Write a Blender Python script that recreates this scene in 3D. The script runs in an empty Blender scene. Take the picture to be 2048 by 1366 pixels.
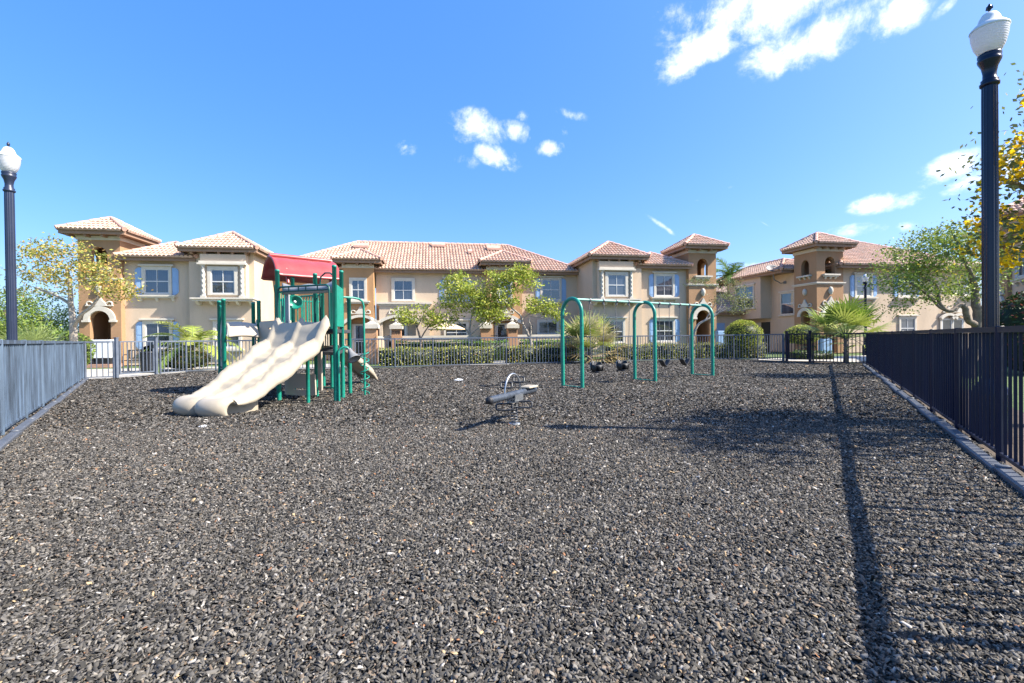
import bpy, math, random
import numpy as np
from mathutils import Vector, Matrix, Euler
random.seed(7); rng = np.random.default_rng(11)
C = bpy.context.scene.collection
PI = math.pi
S = bpy.context.scene

# ------------------------------------------------------------------ camera model (also used to survey positions)
F, ROLL, PITCH, EYE = 910.0, .0116, .0074, 1.16
def ray(px, py):
    a = (px-1024)/F; b = (683-py)/F
    x = math.cos(ROLL)*a+math.sin(ROLL)*b; u = -math.sin(ROLL)*a+math.cos(ROLL)*b
    return (x, math.cos(PITCH)+u*math.sin(PITCH), -math.sin(PITCH)+u*math.cos(PITCH))
def at(px, py, Y):
    d = ray(px, py); k = Y/d[1]; return Vector((d[0]*k, Y, EYE+d[2]*k))
def gnd(px, py, z=0.0):
    d = ray(px, py); k = (z-EYE)/d[2]; return Vector((d[0]*k, d[1]*k, z))

cam = bpy.data.cameras.new("camera"); co = bpy.data.objects.new("camera", cam); C.objects.link(co)
cam.sensor_width = 36; cam.lens = 36*F/2048; cam.clip_start = .05; cam.clip_end = 2000
r_ = Vector((math.cos(ROLL), -math.sin(ROLL)*math.sin(PITCH), -math.sin(ROLL)*math.cos(PITCH)))
u_ = Vector((math.sin(ROLL), math.cos(ROLL)*math.sin(PITCH), math.cos(ROLL)*math.cos(PITCH)))
f_ = Vector((0, math.cos(PITCH), -math.sin(PITCH)))
M = Matrix((r_, u_, -f_)).transposed().to_4x4(); M.translation = (0, 0, EYE); co.matrix_world = M
S.camera = co

# ------------------------------------------------------------------ mesh builder
class MB:
    def __init__(s): s.v = []; s.f = []; s.sm = []; s.X = Matrix.Identity(4)
    def add(s, vs, fs, smooth=False):
        o = len(s.v); X = s.X
        s.v += [tuple(X @ Vector(v)) for v in vs]
        s.f += [tuple(i+o for i in f) for f in fs]; s.sm += [smooth]*len(fs)
    def box(s, x0, x1, y0, y1, z0, z1):
        s.add([(x0,y0,z0),(x1,y0,z0),(x1,y1,z0),(x0,y1,z0),(x0,y0,z1),(x1,y0,z1),(x1,y1,z1),(x0,y1,z1)],
              [(3,2,1,0),(4,5,6,7),(0,1,5,4),(1,2,6,5),(2,3,7,6),(3,0,4,7)])
    def bbox(s, x0, x1, y0, y1, z0, z1, b=.01):          # box with chamfered vertical and top edges
        p = [(x0+b,y0),(x1-b,y0),(x1,y0+b),(x1,y1-b),(x1-b,y1),(x0+b,y1),(x0,y1-b),(x0,y0+b)]
        cx, cy = (x0+x1)/2, (y0+y1)/2
        sc = lambda q: (cx+(q[0]-cx)*(1-2*b/max(x1-x0,1e-4)), cy+(q[1]-cy)*(1-2*b/max(y1-y0,1e-4)))
        vs = [(a,c,z0) for a,c in p]+[(a,c,z1-b) for a,c in p]+[(*sc(q),z1) for q in p]
        fs = [tuple(range(7,-1,-1)), tuple(range(16,24))]
        for k in (0,8):
            fs += [(k+i,k+(i+1)%8,k+8+(i+1)%8,k+8+i) for i in range(8)]
        s.add(vs, fs)
    def prism(s, poly, y0, y1, axis='y'):                # poly in (x,z) extruded along y  (axis z: poly (x,y))
        n = len(poly)
        if axis == 'y': vs = [(a,y0,b) for a,b in poly]+[(a,y1,b) for a,b in poly]
        elif axis == 'x': vs = [(y0,a,b) for a,b in poly]+[(y1,a,b) for a,b in poly]
        else: vs = [(a,b,y0) for a,b in poly]+[(a,b,y1) for a,b in poly]
        s.add(vs, [tuple(range(n-1,-1,-1)), tuple(range(n,2*n))]+[(i,(i+1)%n,n+(i+1)%n,n+i) for i in range(n)])
    def tube(s, pts, r, n=8, closed=False, cap=True):
        P = [Vector(p) for p in pts]; m = len(P); rr = r if isinstance(r, (list, tuple)) else [r]*m
        T = []
        for i in range(m):
            a = P[(i-1)%m] if (closed or i > 0) else P[i]; b = P[(i+1)%m] if (closed or i < m-1) else P[i]
            t = b-a; T.append(t.normalized() if t.length > 1e-9 else Vector((0,0,1)))
        nrm = T[0].orthogonal().normalized(); vs = []
        for i in range(m):
            nrm = nrm-T[i]*nrm.dot(T[i]); nrm = nrm.normalized() if nrm.length > 1e-6 else T[i].orthogonal().normalized()
            bi = T[i].cross(nrm)
            vs += [tuple(P[i]+(nrm*math.cos(2*PI*k/n)+bi*math.sin(2*PI*k/n))*rr[i]) for k in range(n)]
        fs = []
        for i in range(m if closed else m-1):
            j = (i+1)%m
            fs += [(i*n+k, i*n+(k+1)%n, j*n+(k+1)%n, j*n+k) for k in range(n)]
        s.add(vs, fs, True)
        if cap and not closed:
            s.add(vs[:n], [tuple(range(n-1,-1,-1))]); s.add(vs[-n:], [tuple(range(n))])
    def lathe(s, prof, c=(0,0,0), n=20, axis=None, flute=0):   # prof: (r,z) list
        Q = Vector((0,0,1)).rotation_difference(Vector(axis).normalized()).to_matrix() if axis is not None else Matrix.Identity(3)
        c = Vector(c); vs = []
        for r, z in prof:
            for k in range(n):
                q = r*(1-flute*(k%2)) if r > 0 else 0
                vs.append(tuple(c+Q @ Vector((q*math.cos(2*PI*k/n), q*math.sin(2*PI*k/n), z))))
        fs = [(i*n+k, i*n+(k+1)%n, (i+1)*n+(k+1)%n, (i+1)*n+k) for i in range(len(prof)-1) for k in range(n)]
        s.add(vs, fs, flute == 0)
        s.add(vs[:n], [tuple(range(n-1,-1,-1))]); s.add(vs[-n:], [tuple(range(n))])
    def grid(s, G, smooth=True, flip=False):             # G[i][j] points
        a, b = len(G), len(G[0]); vs = [tuple(p) for row in G for p in row]
        fs = []
        for i in range(a-1):
            for j in range(b-1):
                q = (i*b+j, i*b+j+1, (i+1)*b+j+1, (i+1)*b+j); fs.append(q[::-1] if flip else q)
        s.add(vs, fs, smooth)
    def ball(s, c, r, n=12, sz=1.0):
        prof = [(max(r*math.sin(PI*i/n), 1e-4), -r*sz*math.cos(PI*i/n)) for i in range(n+1)]
        s.lathe(prof, c, n=max(8, n))
    def build(s, name, m, parent=None, local=False, bevel=0, solid=0):
        me = bpy.data.meshes.new(name)
        vs = s.v
        if parent is not None and not local:
            I = parent['_'] if False else MW[parent.name].inverted()
            vs = [tuple(I @ Vector(v)) for v in vs]
        me.from_pydata(vs, [], s.f); me.polygons.foreach_set('use_smooth', s.sm); me.update()
        o = bpy.data.objects.new(name, me); C.objects.link(o); me.materials.append(m)
        if parent is not None: o.parent = parent; MW[o.name] = MW[parent.name]
        else: MW[o.name] = Matrix.Identity(4)
        if bevel:
            b = o.modifiers.new('b', 'BEVEL'); b.width = bevel; b.segments = 2; b.limit_method = 'ANGLE'
        if solid:
            b = o.modifiers.new('s', 'SOLIDIFY'); b.thickness = solid; b.offset = -1
        return o
MW = {}
def npmesh(name, verts, faces_n, m, parent=None, col=None, smooth=False):
    """verts (N,3) world; every face has faces_n consecutive vertices, or faces_n is an (M,k) index array"""
    if parent is not None:
        I = np.array(MW[parent.name].inverted()); verts = verts @ I[:3,:3].T+I[:3,3]
    me = bpy.data.meshes.new(name); n = len(verts)
    idx = np.arange(n).reshape(-1, faces_n) if isinstance(faces_n, int) else faces_n
    k = idx.shape[1]; mf = len(idx)
    me.vertices.add(n); me.vertices.foreach_set('co', np.ascontiguousarray(verts, np.float32).ravel())
    me.loops.add(mf*k); me.loops.foreach_set('vertex_index', np.ascontiguousarray(idx, np.int32).ravel())
    me.polygons.add(mf); me.polygons.foreach_set('loop_start', np.arange(0, mf*k, k, dtype=np.int32))
    me.polygons.foreach_set('loop_total', np.full(mf, k, np.int32))
    if smooth: me.polygons.foreach_set('use_smooth', np.ones(mf, bool))
    me.update(calc_edges=True)
    if col is not None:
        ca = me.color_attributes.new('Col', 'FLOAT_COLOR', 'POINT')
        c4 = np.ones((n, 4), np.float32); c4[:, :3] = col; ca.data.foreach_set('color', c4.ravel())
    o = bpy.data.objects.new(name, me); C.objects.link(o); me.materials.append(m)
    if parent is not None: o.parent = parent; MW[o.name] = MW[parent.name]
    else: MW[o.name] = Matrix.Identity(4)
    return o
def tag(o, label=None, cat=None, group=None, kind=None):
    if label: o['label'] = label
    if cat: o['category'] = cat
    if group: o['group'] = group
    if kind: o['kind'] = kind
    return o
def thing(name, label, cat, loc=(0,0,0), rotz=0.0, group=None):
    o = bpy.data.objects.new(name, None); C.objects.link(o); o.empty_display_size = .2
    o.location = loc; o.rotation_euler = (0, 0, rotz)
    MW[o.name] = Matrix.Translation(Vector(loc)) @ Matrix.Rotation(rotz, 4, 'Z')
    return tag(o, label, cat, group)
def copy_tree(o, parent=None):
    c = o.copy(); C.objects.link(c); c.parent = parent
    for ch in list(o.children): copy_tree(ch, c)
    return c

# ------------------------------------------------------------------ materials
def newmat(name):
    m = bpy.data.materials.new(name); m.use_nodes = True; nt = m.node_tree
    b = nt.nodes['Principled BSDF']; return m, nt, b
def mat(name, col, rough=.6, var=.12, vs=2.0, bump=0, bs=60, metal=0, spec=.5, fine=0, streak=0, coat=0):
    m, nt, b = newmat(name); N = nt.nodes.new; L = nt.links.new
    g = N('ShaderNodeNewGeometry')
    nz = N('ShaderNodeTexNoise'); nz.inputs['Scale'].default_value = vs; nz.inputs['Detail'].default_value = 6
    nz.inputs['Roughness'].default_value = .65
    if streak:
        mp = N('ShaderNodeMapping'); mp.inputs['Scale'].default_value = (1, 1, streak)
        L(g.outputs['Position'], mp.inputs['Vector']); L(mp.outputs[0], nz.inputs['Vector'])
    else: L(g.outputs['Position'], nz.inputs['Vector'])
    rp = N('ShaderNodeValToRGB'); rp.color_ramp.elements[0].position = .3; rp.color_ramp.elements[1].position = .72
    rp.color_ramp.elements[0].color = (*[c*(1-var) for c in col], 1); rp.color_ramp.elements[1].color = (*[min(1, c*(1+var)) for c in col], 1)
    L(nz.outputs['Fac'], rp.inputs['Fac']); out = rp.outputs['Color']
    if fine:
        n2 = N('ShaderNodeTexNoise'); n2.inputs['Scale'].default_value = bs; n2.inputs['Detail'].default_value = 3
        L(g.outputs['Position'], n2.inputs['Vector'])
        mx = N('ShaderNodeMixRGB'); mx.blend_type = 'OVERLAY'; mx.inputs['Fac'].default_value = fine
        L(out, mx.inputs['Color1']); L(n2.outputs['Fac'], mx.inputs['Color2']); out = mx.outputs['Color']
    L(out, b.inputs['Base Color'])
    b.inputs['Roughness'].default_value = rough; b.inputs['Metallic'].default_value = metal
    b.inputs['Specular IOR Level'].default_value = spec; b.inputs['Coat Weight'].default_value = coat
    if bump:
        n3 = N('ShaderNodeTexNoise'); n3.inputs['Scale'].default_value = bs; n3.inputs['Detail'].default_value = 5
        L(g.outputs['Position'], n3.inputs['Vector'])
        bp_ = N('ShaderNodeBump'); bp_.inputs['Strength'].default_value = bump; bp_.inputs['Distance'].default_value = .02
        L(n3.outputs['Fac'], bp_.inputs['Height']); L(bp_.outputs['Normal'], b.inputs['Normal'])
    return m
def attrmat(name, rough=.6, trans=0.0, spec=.3, bump=0):
    m, nt, b = newmat(name); N = nt.nodes.new; L = nt.links.new
    a = N('ShaderNodeAttribute'); a.attribute_name = 'Col'
    L(a.outputs['Color'], b.inputs['Base Color']); b.inputs['Roughness'].default_value = rough
    b.inputs['Specular IOR Level'].default_value = spec
    if trans:
        t = N('ShaderNodeBsdfTranslucent'); mx = N('ShaderNodeMixShader'); mx.inputs['Fac'].default_value = trans
        L(a.outputs['Color'], t.inputs['Color']); L(b.outputs[0], mx.inputs[1]); L(t.outputs[0], mx.inputs[2])
        L(mx.outputs[0], nt.nodes['Material Output'].inputs['Surface'])
    return m
MT = {}
MT['tan'] = mat('stucco_tan', (.58,.455,.33), .9, .09, 1.1, .35, 45, spec=.2, fine=.16, streak=.35)
MT['brown'] = mat('stucco_brown', (.375,.225,.125), .9, .12, 1.1, .35, 45, spec=.2, fine=.16, streak=.35)
MT['orange'] = mat('stucco_orange', (.47,.27,.135), .9, .12, 1.1, .35, 45, spec=.2, fine=.16, streak=.35)
MT['cream'] = mat('cream_trim', (.60,.545,.455), .8, .09, 3, .15, 60, spec=.25)
MT['white'] = mat('white_frame', (.62,.62,.60), .55, .03, 2)
MT['shutter'] = mat('blue_shutter_paint', (.27,.42,.63), .55, .06, 4)
MT['soffit'] = mat('eave_wood', (.30,.185,.12), .8, .1, 3)
MT['interior'] = mat('dark_interior', (.06,.05,.045), .9, .1, 3)
MT['door'] = mat('door_paint', (.03,.035,.035), .4, .1, 3)
def glassmat(name, base, refl=.2):
    m, nt, b = newmat(name); N = nt.nodes.new; L = nt.links.new
    g = N('ShaderNodeNewGeometry'); nz = N('ShaderNodeTexNoise'); nz.inputs['Scale'].default_value = .6
    L(g.outputs['Position'], nz.inputs['Vector'])
    bl = N('ShaderNodeTexWave'); bl.bands_direction = 'X'; bl.inputs['Scale'].default_value = 3.4; bl.inputs['Distortion'].default_value = .6; L(g.outputs['Position'], bl.inputs['Vector'])
    rp = N('ShaderNodeValToRGB'); rp.color_ramp.elements[0].color = (*[c*.6 for c in base], 1); rp.color_ramp.elements[1].color = (*[c*2.2 for c in base], 1)
    rp.color_ramp.elements[0].position = .35; rp.color_ramp.elements[1].position = .65
    L(nz.outputs['Fac'], rp.inputs['Fac'])
    mb_ = N('ShaderNodeMixRGB'); mb_.blend_type = 'MULTIPLY'; mb_.inputs['Fac'].default_value = .45; L(rp.outputs[0], mb_.inputs['Color1']); L(bl.outputs['Color'], mb_.inputs['Color2']); L(mb_.outputs[0], b.inputs['Base Color'])
    b.inputs['Roughness'].default_value = .5; b.inputs['Specular IOR Level'].default_value = .2
    gl = N('ShaderNodeBsdfGlossy'); gl.inputs['Roughness'].default_value = .03; gl.inputs['Color'].default_value = (.8,.9,1,1)
    n2 = N('ShaderNodeTexNoise'); n2.inputs['Scale'].default_value = 1.3; L(g.outputs['Position'], n2.inputs['Vector'])
    bu = N('ShaderNodeBump'); bu.inputs['Strength'].default_value = .06; bu.inputs['Distance'].default_value = .05
    L(n2.outputs['Fac'], bu.inputs['Height']); L(bu.outputs[0], gl.inputs['Normal'])
    mx = N('ShaderNodeMixShader'); mx.inputs['Fac'].default_value = refl
    L(b.outputs[0], mx.inputs[1]); L(gl.outputs[0], mx.inputs[2]); L(mx.outputs[0], nt.nodes['Material Output'].inputs['Surface'])
    return m
MT['glass'] = glassmat('window_glass', (.028,.034,.046), .13)
MT['glassdark'] = glassmat('dark_glass', (.012,.014,.016), .10)
def tilemat():
    m, nt, b = newmat('terracotta_tiles'); N = nt.nodes.new; L = nt.links.new
    a = N('ShaderNodeAttribute'); a.attribute_name = 'Col'
    g = N('ShaderNodeNewGeometry'); nz = N('ShaderNodeTexNoise'); nz.inputs['Scale'].default_value = 9; nz.inputs['Detail'].default_value = 4
    L(g.outputs['Position'], nz.inputs['Vector'])
    rp = N('ShaderNodeValToRGB'); rp.color_ramp.elements[0].color = (.72,.72,.72,1); rp.color_ramp.elements[1].color = (1.15,1.12,1.1,1)
    rp.color_ramp.elements[0].position = .3; rp.color_ramp.elements[1].position = .7
    L(nz.outputs['Fac'], rp.inputs['Fac'])
    mx = N('ShaderNodeMixRGB'); mx.blend_type = 'MULTIPLY'; mx.inputs['Fac'].default_value = 1
    L(a.outputs['Color'], mx.inputs['Color1']); L(rp.outputs[0], mx.inputs['Color2']); L(mx.outputs[0], b.inputs['Base Color'])
    b.inputs['Roughness'].default_value = .75; b.inputs['Specular IOR Level'].default_value = .3
    return m
MT['tile'] = tilemat()
MT['ridge'] = mat('ridge_tile', (.56,.33,.25), .75, .2, 4)
MT['green'] = mat('green_powder_coat', (.012,.235,.165), .38, .22, 9, spec=.5, fine=.15, bs=30)
MT['palegreen'] = mat('sunlit_green_pipe', (.20,.38,.32), .4, .15, 9)  # pipe green made paler: sun glare on the beam is put into the colour
MT['darkgreen'] = mat('dark_green_pipe', (.006,.075,.06), .4, .1, 5)
MT['red'] = mat('red_roof_plastic', (.36,.062,.06), .32, .16, 4)
MT['slide'] = mat('cream_slide_plastic', (.40,.345,.26), .36, .10, 3.5, .04, 14)
MT['tanplastic'] = mat('tan_panel_plastic', (.48,.41,.32), .45, .06, 3)
MT['greyplastic'] = mat('grey_panel_plastic', (.33,.34,.36), .5, .08, 3)
MT['deck'] = mat('dark_deck_coating', (.05,.052,.058), .55, .2, 6, .2, 80)
MT['blackmetal'] = mat('black_metal', (.02,.022,.026), .38, .2, 8)
MT['navy'] = mat('navy_pole_paint', (.003,.006,.024), .2, .15, 3, spec=.4)
MT['greypole'] = mat('weathered_pole_paint', (.018,.026,.055), .4, .2, 3)
MT['fence'] = mat('shaded_navy_fence_paint', (.006,.010,.032), .45, .25, 4, streak=.25, spec=.32)  # near-black: the shade on the right-hand fence is put into the colour
MT['fencesunlit'] = mat('sunlit_fence_paint', (.078,.112,.160), .6, .75, 7, streak=.10)  # same paint, lighter: sunlight is put into the colour; drip streaks are its own
MT['fencelit'] = mat('lit_grey_fence_paint', (.115,.135,.17), .5, .25, 4)  # same paint again, with the sunlight on the back run in its colour
MT['timber'] = mat('black_plastic_timber', (.085,.095,.115), .5, .2, 5)
MT['lampcap'] = mat('white_lamp_cap', (.70,.70,.70), .5, .05, 5)
MT['steel'] = mat('galvanised_steel', (.42,.44,.46), .38, .15, 9, metal=.85)
MT['springsteel'] = mat('dull_spring_steel', (.12,.125,.13), .5, .2, 9, metal=.5)
MT['chain'] = mat('chain_steel', (.16,.16,.17), .5, .2, 9, metal=.6)
MT['rubber'] = mat('black_rubber', (.018,.018,.02), .6, .2, 9)
MT['greyrubber'] = mat('grey_rubber', (.20,.20,.20), .6, .15, 9)
MT['barpaint'] = mat('worn_blue_grey_pipe', (.045,.055,.072), .42, .45, 18)
MT['concrete'] = mat('concrete', (.42,.39,.34), .9, .12, 2, .2, 60, fine=.2)
MT['asphalt'] = mat('asphalt', (.10,.10,.105), .9, .15, 3, .3, 90, fine=.3)
MT['grass'] = mat('lawn', (.085,.13,.035), .95, .4, 5, .6, 70, fine=.5)
MT['soil'] = mat('planting_soil', (.09,.065,.045), .95, .3, 6, .6, 50)
MT['bark'] = mat('pale_bark', (.36,.31,.25), .9, .5, 16, .5, 40)
MT['darkbark'] = mat('brown_bark', (.20,.155,.12), .9, .5, 14, .5, 40)
MT['leaf'] = attrmat('leaves', .5, .32, .35)
MT['petal'] = attrmat('petals', .6, .55, .2)
MT['palmleaf'] = attrmat('palm_blades', .45, .25, .4)
MT['chips'] = attrmat('rubber_chips', .8, 0, .18)
MT['cabinet'] = mat('white_cabinet', (.74,.77,.80), .5, .04, 3)
MT['brick'] = mat('brick_step', (.42,.24,.18), .9, .25, 9)
MT['canvas'] = mat('tan_canvas', (.62,.50,.33), .9, .08, 3)
MT['plastic'] = mat('clear_bottle_plastic', (.72,.75,.80), .25, .1, 20)
MT['dish'] = mat('grey_dish', (.22,.21,.20), .5, .05, 3)
MT['digits'] = mat('house_number_bronze', (.10,.06,.04), .5, .1, 9)
MT['pillar'] = mat('stucco_terracotta', (.46,.26,.15), .9, .08, .9, .35, 45, spec=.2)
def globemat():
    m, nt, b = newmat('lamp_globe_acrylic'); N = nt.nodes.new; L = nt.links.new
    b.inputs['Base Color'].default_value = (.80,.80,.82,1); b.inputs['Roughness'].default_value = .25
    t = N('ShaderNodeBsdfTranslucent'); t.inputs['Color'].default_value = (.85,.85,.88,1)
    g = N('ShaderNodeNewGeometry'); w = N('ShaderNodeTexWave'); w.bands_direction = 'Z'; w.inputs['Scale'].default_value = 14; w.inputs['Distortion'].default_value = 0
    L(g.outputs['Position'], w.inputs['Vector'])
    bu = N('ShaderNodeBump'); bu.inputs['Strength'].default_value = .25; bu.inputs['Distance'].default_value = .01
    L(w.outputs['Fac'], bu.inputs['Height']); L(bu.outputs[0], b.inputs['Normal'])
    mx = N('ShaderNodeMixShader'); mx.inputs['Fac'].default_value = .45
    L(b.outputs[0], mx.inputs[1]); L(t.outputs[0], mx.inputs[2]); L(mx.outputs[0], nt.nodes['Material Output'].inputs['Surface'])
    return m
MT['globe'] = globemat()

# ------------------------------------------------------------------ light and sky
EL = math.radians(43.2); sx, sy = .983, -.18
sun = bpy.data.lights.new('sun', 'SUN'); sun.energy = 5.0; sun.angle = math.radians(.5); sun.color = (1, .94, .84)
so = bpy.data.objects.new('sun', sun); C.objects.link(so)
sd = Vector((sx*math.cos(EL), sy*math.cos(EL), math.sin(EL)))
so.rotation_euler = sd.to_track_quat('Z', 'Y').to_euler(); so.location = sd*80

W = bpy.data.worlds.new('World'); S.world = W; W.use_nodes = True; wt = W.node_tree
wn, wl = wt.nodes.new, wt.links.new
bg = wt.nodes['Background']; bg.inputs['Strength'].default_value = .102
sky = wn('ShaderNodeTexSky'); sky.sky_type = 'NISHITA'; sky.sun_disc = False
sky.sun_elevation = EL; sky.sun_rotation = math.atan2(sx, sy); sky.air_density = 1.0; sky.dust_density = 1.8; sky.ozone_density = 3.0
hs = wn('ShaderNodeHueSaturation'); hs.inputs['Saturation'].default_value = 1.24; hs.inputs['Value'].default_value = 1.2; hs.inputs['Hue'].default_value = .508
air = wn('ShaderNodeMixRGB'); air.inputs['Fac'].default_value = .35; air.inputs['Color2'].default_value = (1.35, 2.7, 5.3, 1)
wl(sky.outputs[0], air.inputs['Color1']); wl(air.outputs[0], hs.inputs['Color'])
tc = wn('ShaderNodeTexCoord'); sp = wn('ShaderNodeSeparateXYZ'); wl(tc.outputs['Generated'], sp.inputs[0])
def mth(op, a, b=None):
    n = wn('ShaderNodeMath'); n.operation = op
    for i, q in enumerate((a, b)):
        if q is None: continue
        if isinstance(q, (int, float)): n.inputs[i].default_value = q
        else: wl(q, n.inputs[i])
    return n.outputs[0]
az = mth('ARCTAN2', sp.outputs['X'], sp.outputs['Y']); el = mth('ARCSINE', sp.outputs['Z'])
cb = wn('ShaderNodeCombineXYZ'); wl(az, cb.inputs[0]); wl(el, cb.inputs[1])
# clouds: (image x, image y, half width, half height, tilt deg, density)
CL = [(1600,-15,370,85,0,1.35),(1400,95,115,50,20,1.2),(1640,70,190,60,8,1.25),(1790,30,90,50,10,1.1),(1345,25,60,22,0,.55),(1890,15,40,16,25,.55),
      (955,258,62,42,-10,1.15),(990,310,58,26,-20,1.0),(1035,262,44,24,-20,.75),(1098,297,34,18,0,1.0),(925,320,40,22,0,.5),(810,295,26,18,0,.7),(1140,228,42,14,-15,.6),(1133,262,14,20,0,.55),(1045,232,22,16,0,.45),
      (1770,405,85,22,2,1.05),(1700,465,90,18,4,.8),(1815,452,30,13,0,.7),(1895,340,90,32,12,1.1),(1945,362,85,24,8,.9),(2040,330,90,60,0,.9),(1500,545,40,20,0,.95),
      (1325,452,56,6,-38,.55),(1530,448,20,2.5,-38,.3),(1390,402,12,8,0,.4),(1463,375,12,7,0,.4),(1525,140,30,14,0,.4)]
dens = None
for (px, py, rx, ry, tl, dn) in CL:
    def ang(x, y):
        d = Vector(ray(x, y)).normalized(); return math.atan2(d.x, d.y), math.asin(d.z)
    a0, e0 = ang(px, py); a1, _ = ang(px+rx, py); _, e2 = ang(px, py-ry)
    mp = wn('ShaderNodeMapping'); mp.vector_type = 'TEXTURE'
    mp.inputs['Location'].default_value = (a0, e0, 0); mp.inputs['Rotation'].default_value = (0, 0, math.radians(tl))
    mp.inputs['Scale'].default_value = (abs(a1-a0), abs(e2-e0), 1); wl(cb.outputs[0], mp.inputs['Vector'])
    ln = wn('ShaderNodeVectorMath'); ln.operation = 'LENGTH'; wl(mp.outputs[0], ln.inputs[0])
    q = mth('MULTIPLY', mth('MAXIMUM', mth('SUBTRACT', 1.25, ln.outputs['Value']), 0), dn)
    dens = q if dens is None else mth('MAXIMUM', dens, q)
cn = wn('ShaderNodeTexNoise'); cn.inputs['Scale'].default_value = 11; cn.inputs['Detail'].default_value = 10; cn.inputs['Roughness'].default_value = .64; cn.inputs['Distortion'].default_value = .5
wl(cb.outputs[0], cn.inputs['Vector'])
den2 = mth('ADD', dens, mth('MULTIPLY', mth('SUBTRACT', cn.outputs['Fac'], .53), 3.4))
cn2 = wn('ShaderNodeTexNoise'); cn2.inputs['Scale'].default_value = 42; cn2.inputs['Detail'].default_value = 8; cn2.inputs['Roughness'].default_value = .7; wl(cb.outputs[0], cn2.inputs['Vector'])
den2 = mth('ADD', den2, mth('MULTIPLY', mth('SUBTRACT', cn2.outputs['Fac'], .5), 1.3))
den2 = mth('MULTIPLY', mth('MULTIPLY', den2, .60), mth('MINIMUM', mth('MULTIPLY', dens, 3.0), 1.0))
cr = wn('ShaderNodeValToRGB'); cr.color_ramp.interpolation = 'EASE'; cr.color_ramp.elements[0].position = .05; cr.color_ramp.elements[0].color = (0,0,0,1); cr.color_ramp.elements[1].position = 1.15 if False else 1.0; cr.color_ramp.elements[1].color = (1,1,1,1)
wl(den2, cr.inputs['Fac'])
cmx = wn('ShaderNodeMixRGB'); wl(cr.outputs[0], cmx.inputs['Fac']); wl(hs.outputs[0], cmx.inputs['Color1']); cmx.inputs['Color2'].default_value = (7.6, 7.7, 7.9, 1)
wl(cmx.outputs[0], bg.inputs['Color'])
S.view_settings.view_transform = 'Standard'; S.view_settings.look = 'None'; S.view_settings.exposure = 1.22; S.view_settings.gamma = 1
S.cycles.use_denoising = True; S.cycles.max_bounces = 6; S.cycles.diffuse_bounces = 3; S.cycles.glossy_bounces = 3; S.cycles.transparent_max_bounces = 6
# ------------------------------------------------------------------ houses
class House:
    def __init__(s, name, label, O, deg):
        s.O = O; s.th = math.radians(deg)
        s.e = thing(name, label, 'house', (O[0], O[1], 0), s.th)
    def p(s, px, py, w):                      # survey: image point on the facade plane w -> (along, height)
        d = ray(px, py); u = (math.cos(s.th), math.sin(s.th)); v = (-u[1], u[0])
        A = np.array([[u[0], -d[0]], [u[1], -d[1]]]); b = np.array([-(s.O[0]+w*v[0]), -(s.O[1]+w*v[1])])
        a, k = np.linalg.solve(A, b); return float(a), float(EYE+d[2]*k)
    def put(s, mb, name, m, parent=None, **k): return mb.build(name, MT[m], parent or s.e, local=True, **k)

def slope(P, acc):
    """barrel tiles on a planar slope polygon P (first edge = eave), as real ribbed geometry"""
    P = [Vector(p) for p in P]; a = (P[1]-P[0]).normalized(); n = None
    for q in P[2:]:
        n = a.cross(q-P[0])
        if n.length > 1e-6: break
    n.normalize()
    if n.z < 0: n = -n
    b = n.cross(a); b = -b if b.dot(P[2]-P[0]) < 0 else b
    Q = [((p-P[0]).dot(a), (p-P[0]).dot(b)) for p in P]; bm = max(q[1] for q in Q)
    def rng_at(y):
        xs = []
        for i in range(len(Q)):
            (x0, y0), (x1, y1) = Q[i], Q[(i+1)%len(Q)]
            if (y0-y)*(y1-y) <= 0 and abs(y1-y0) > 1e-9: xs.append(x0+(x1-x0)*(y-y0)/(y1-y0))
        return (min(xs), max(xs)) if len(xs) > 1 else None
    tw, rh = .20, .34; rows = int(math.ceil(bm/rh)); k = 5
    for j in range(rows):
        y0, y1 = j*rh, min((j+1)*rh, bm); r = rng_at(min((y0+y1)/2, bm-1e-3))
        if not r: continue
        x0, x1 = r; i0 = math.floor(x0/tw); i1 = math.ceil(x1/tw)
        for i in range(i0, i1):
            sh = .86+.28*random.random(); w_ = random.random()
            c = (.53*sh, (.345+.045*w_)*sh, (.255+.05*w_)*sh)
            for t in range(k):
                xa = (i+t/k)*tw; xb = (i+(t+1)/k)*tw
                if xb <= x0 or xa >= x1: continue
                xa = max(xa, x0); xb = min(xb, x1)
                ha = .075*abs(math.sin(PI*xa/tw))**.8; hb = .075*abs(math.sin(PI*xb/tw))**.8
                vs = [P[0]+a*xa+b*(y0-.05)+n*(ha+.055), P[0]+a*xb+b*(y0-.05)+n*(hb+.055), P[0]+a*xb+b*y1+n*(hb+.008), P[0]+a*xa+b*y1+n*(ha+.008)]
                acc[0] += [tuple(v) for v in vs]; acc[1] += [c]*4
                dk = tuple(q*.55 for q in c)
                vs2 = [P[0]+a*xa+b*(y0-.05)+n*(-.01), P[0]+a*xb+b*(y0-.05)+n*(-.01), vs[1], vs[0]]
                acc[0] += [tuple(v) for v in vs2]; acc[1] += [c]*4
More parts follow.
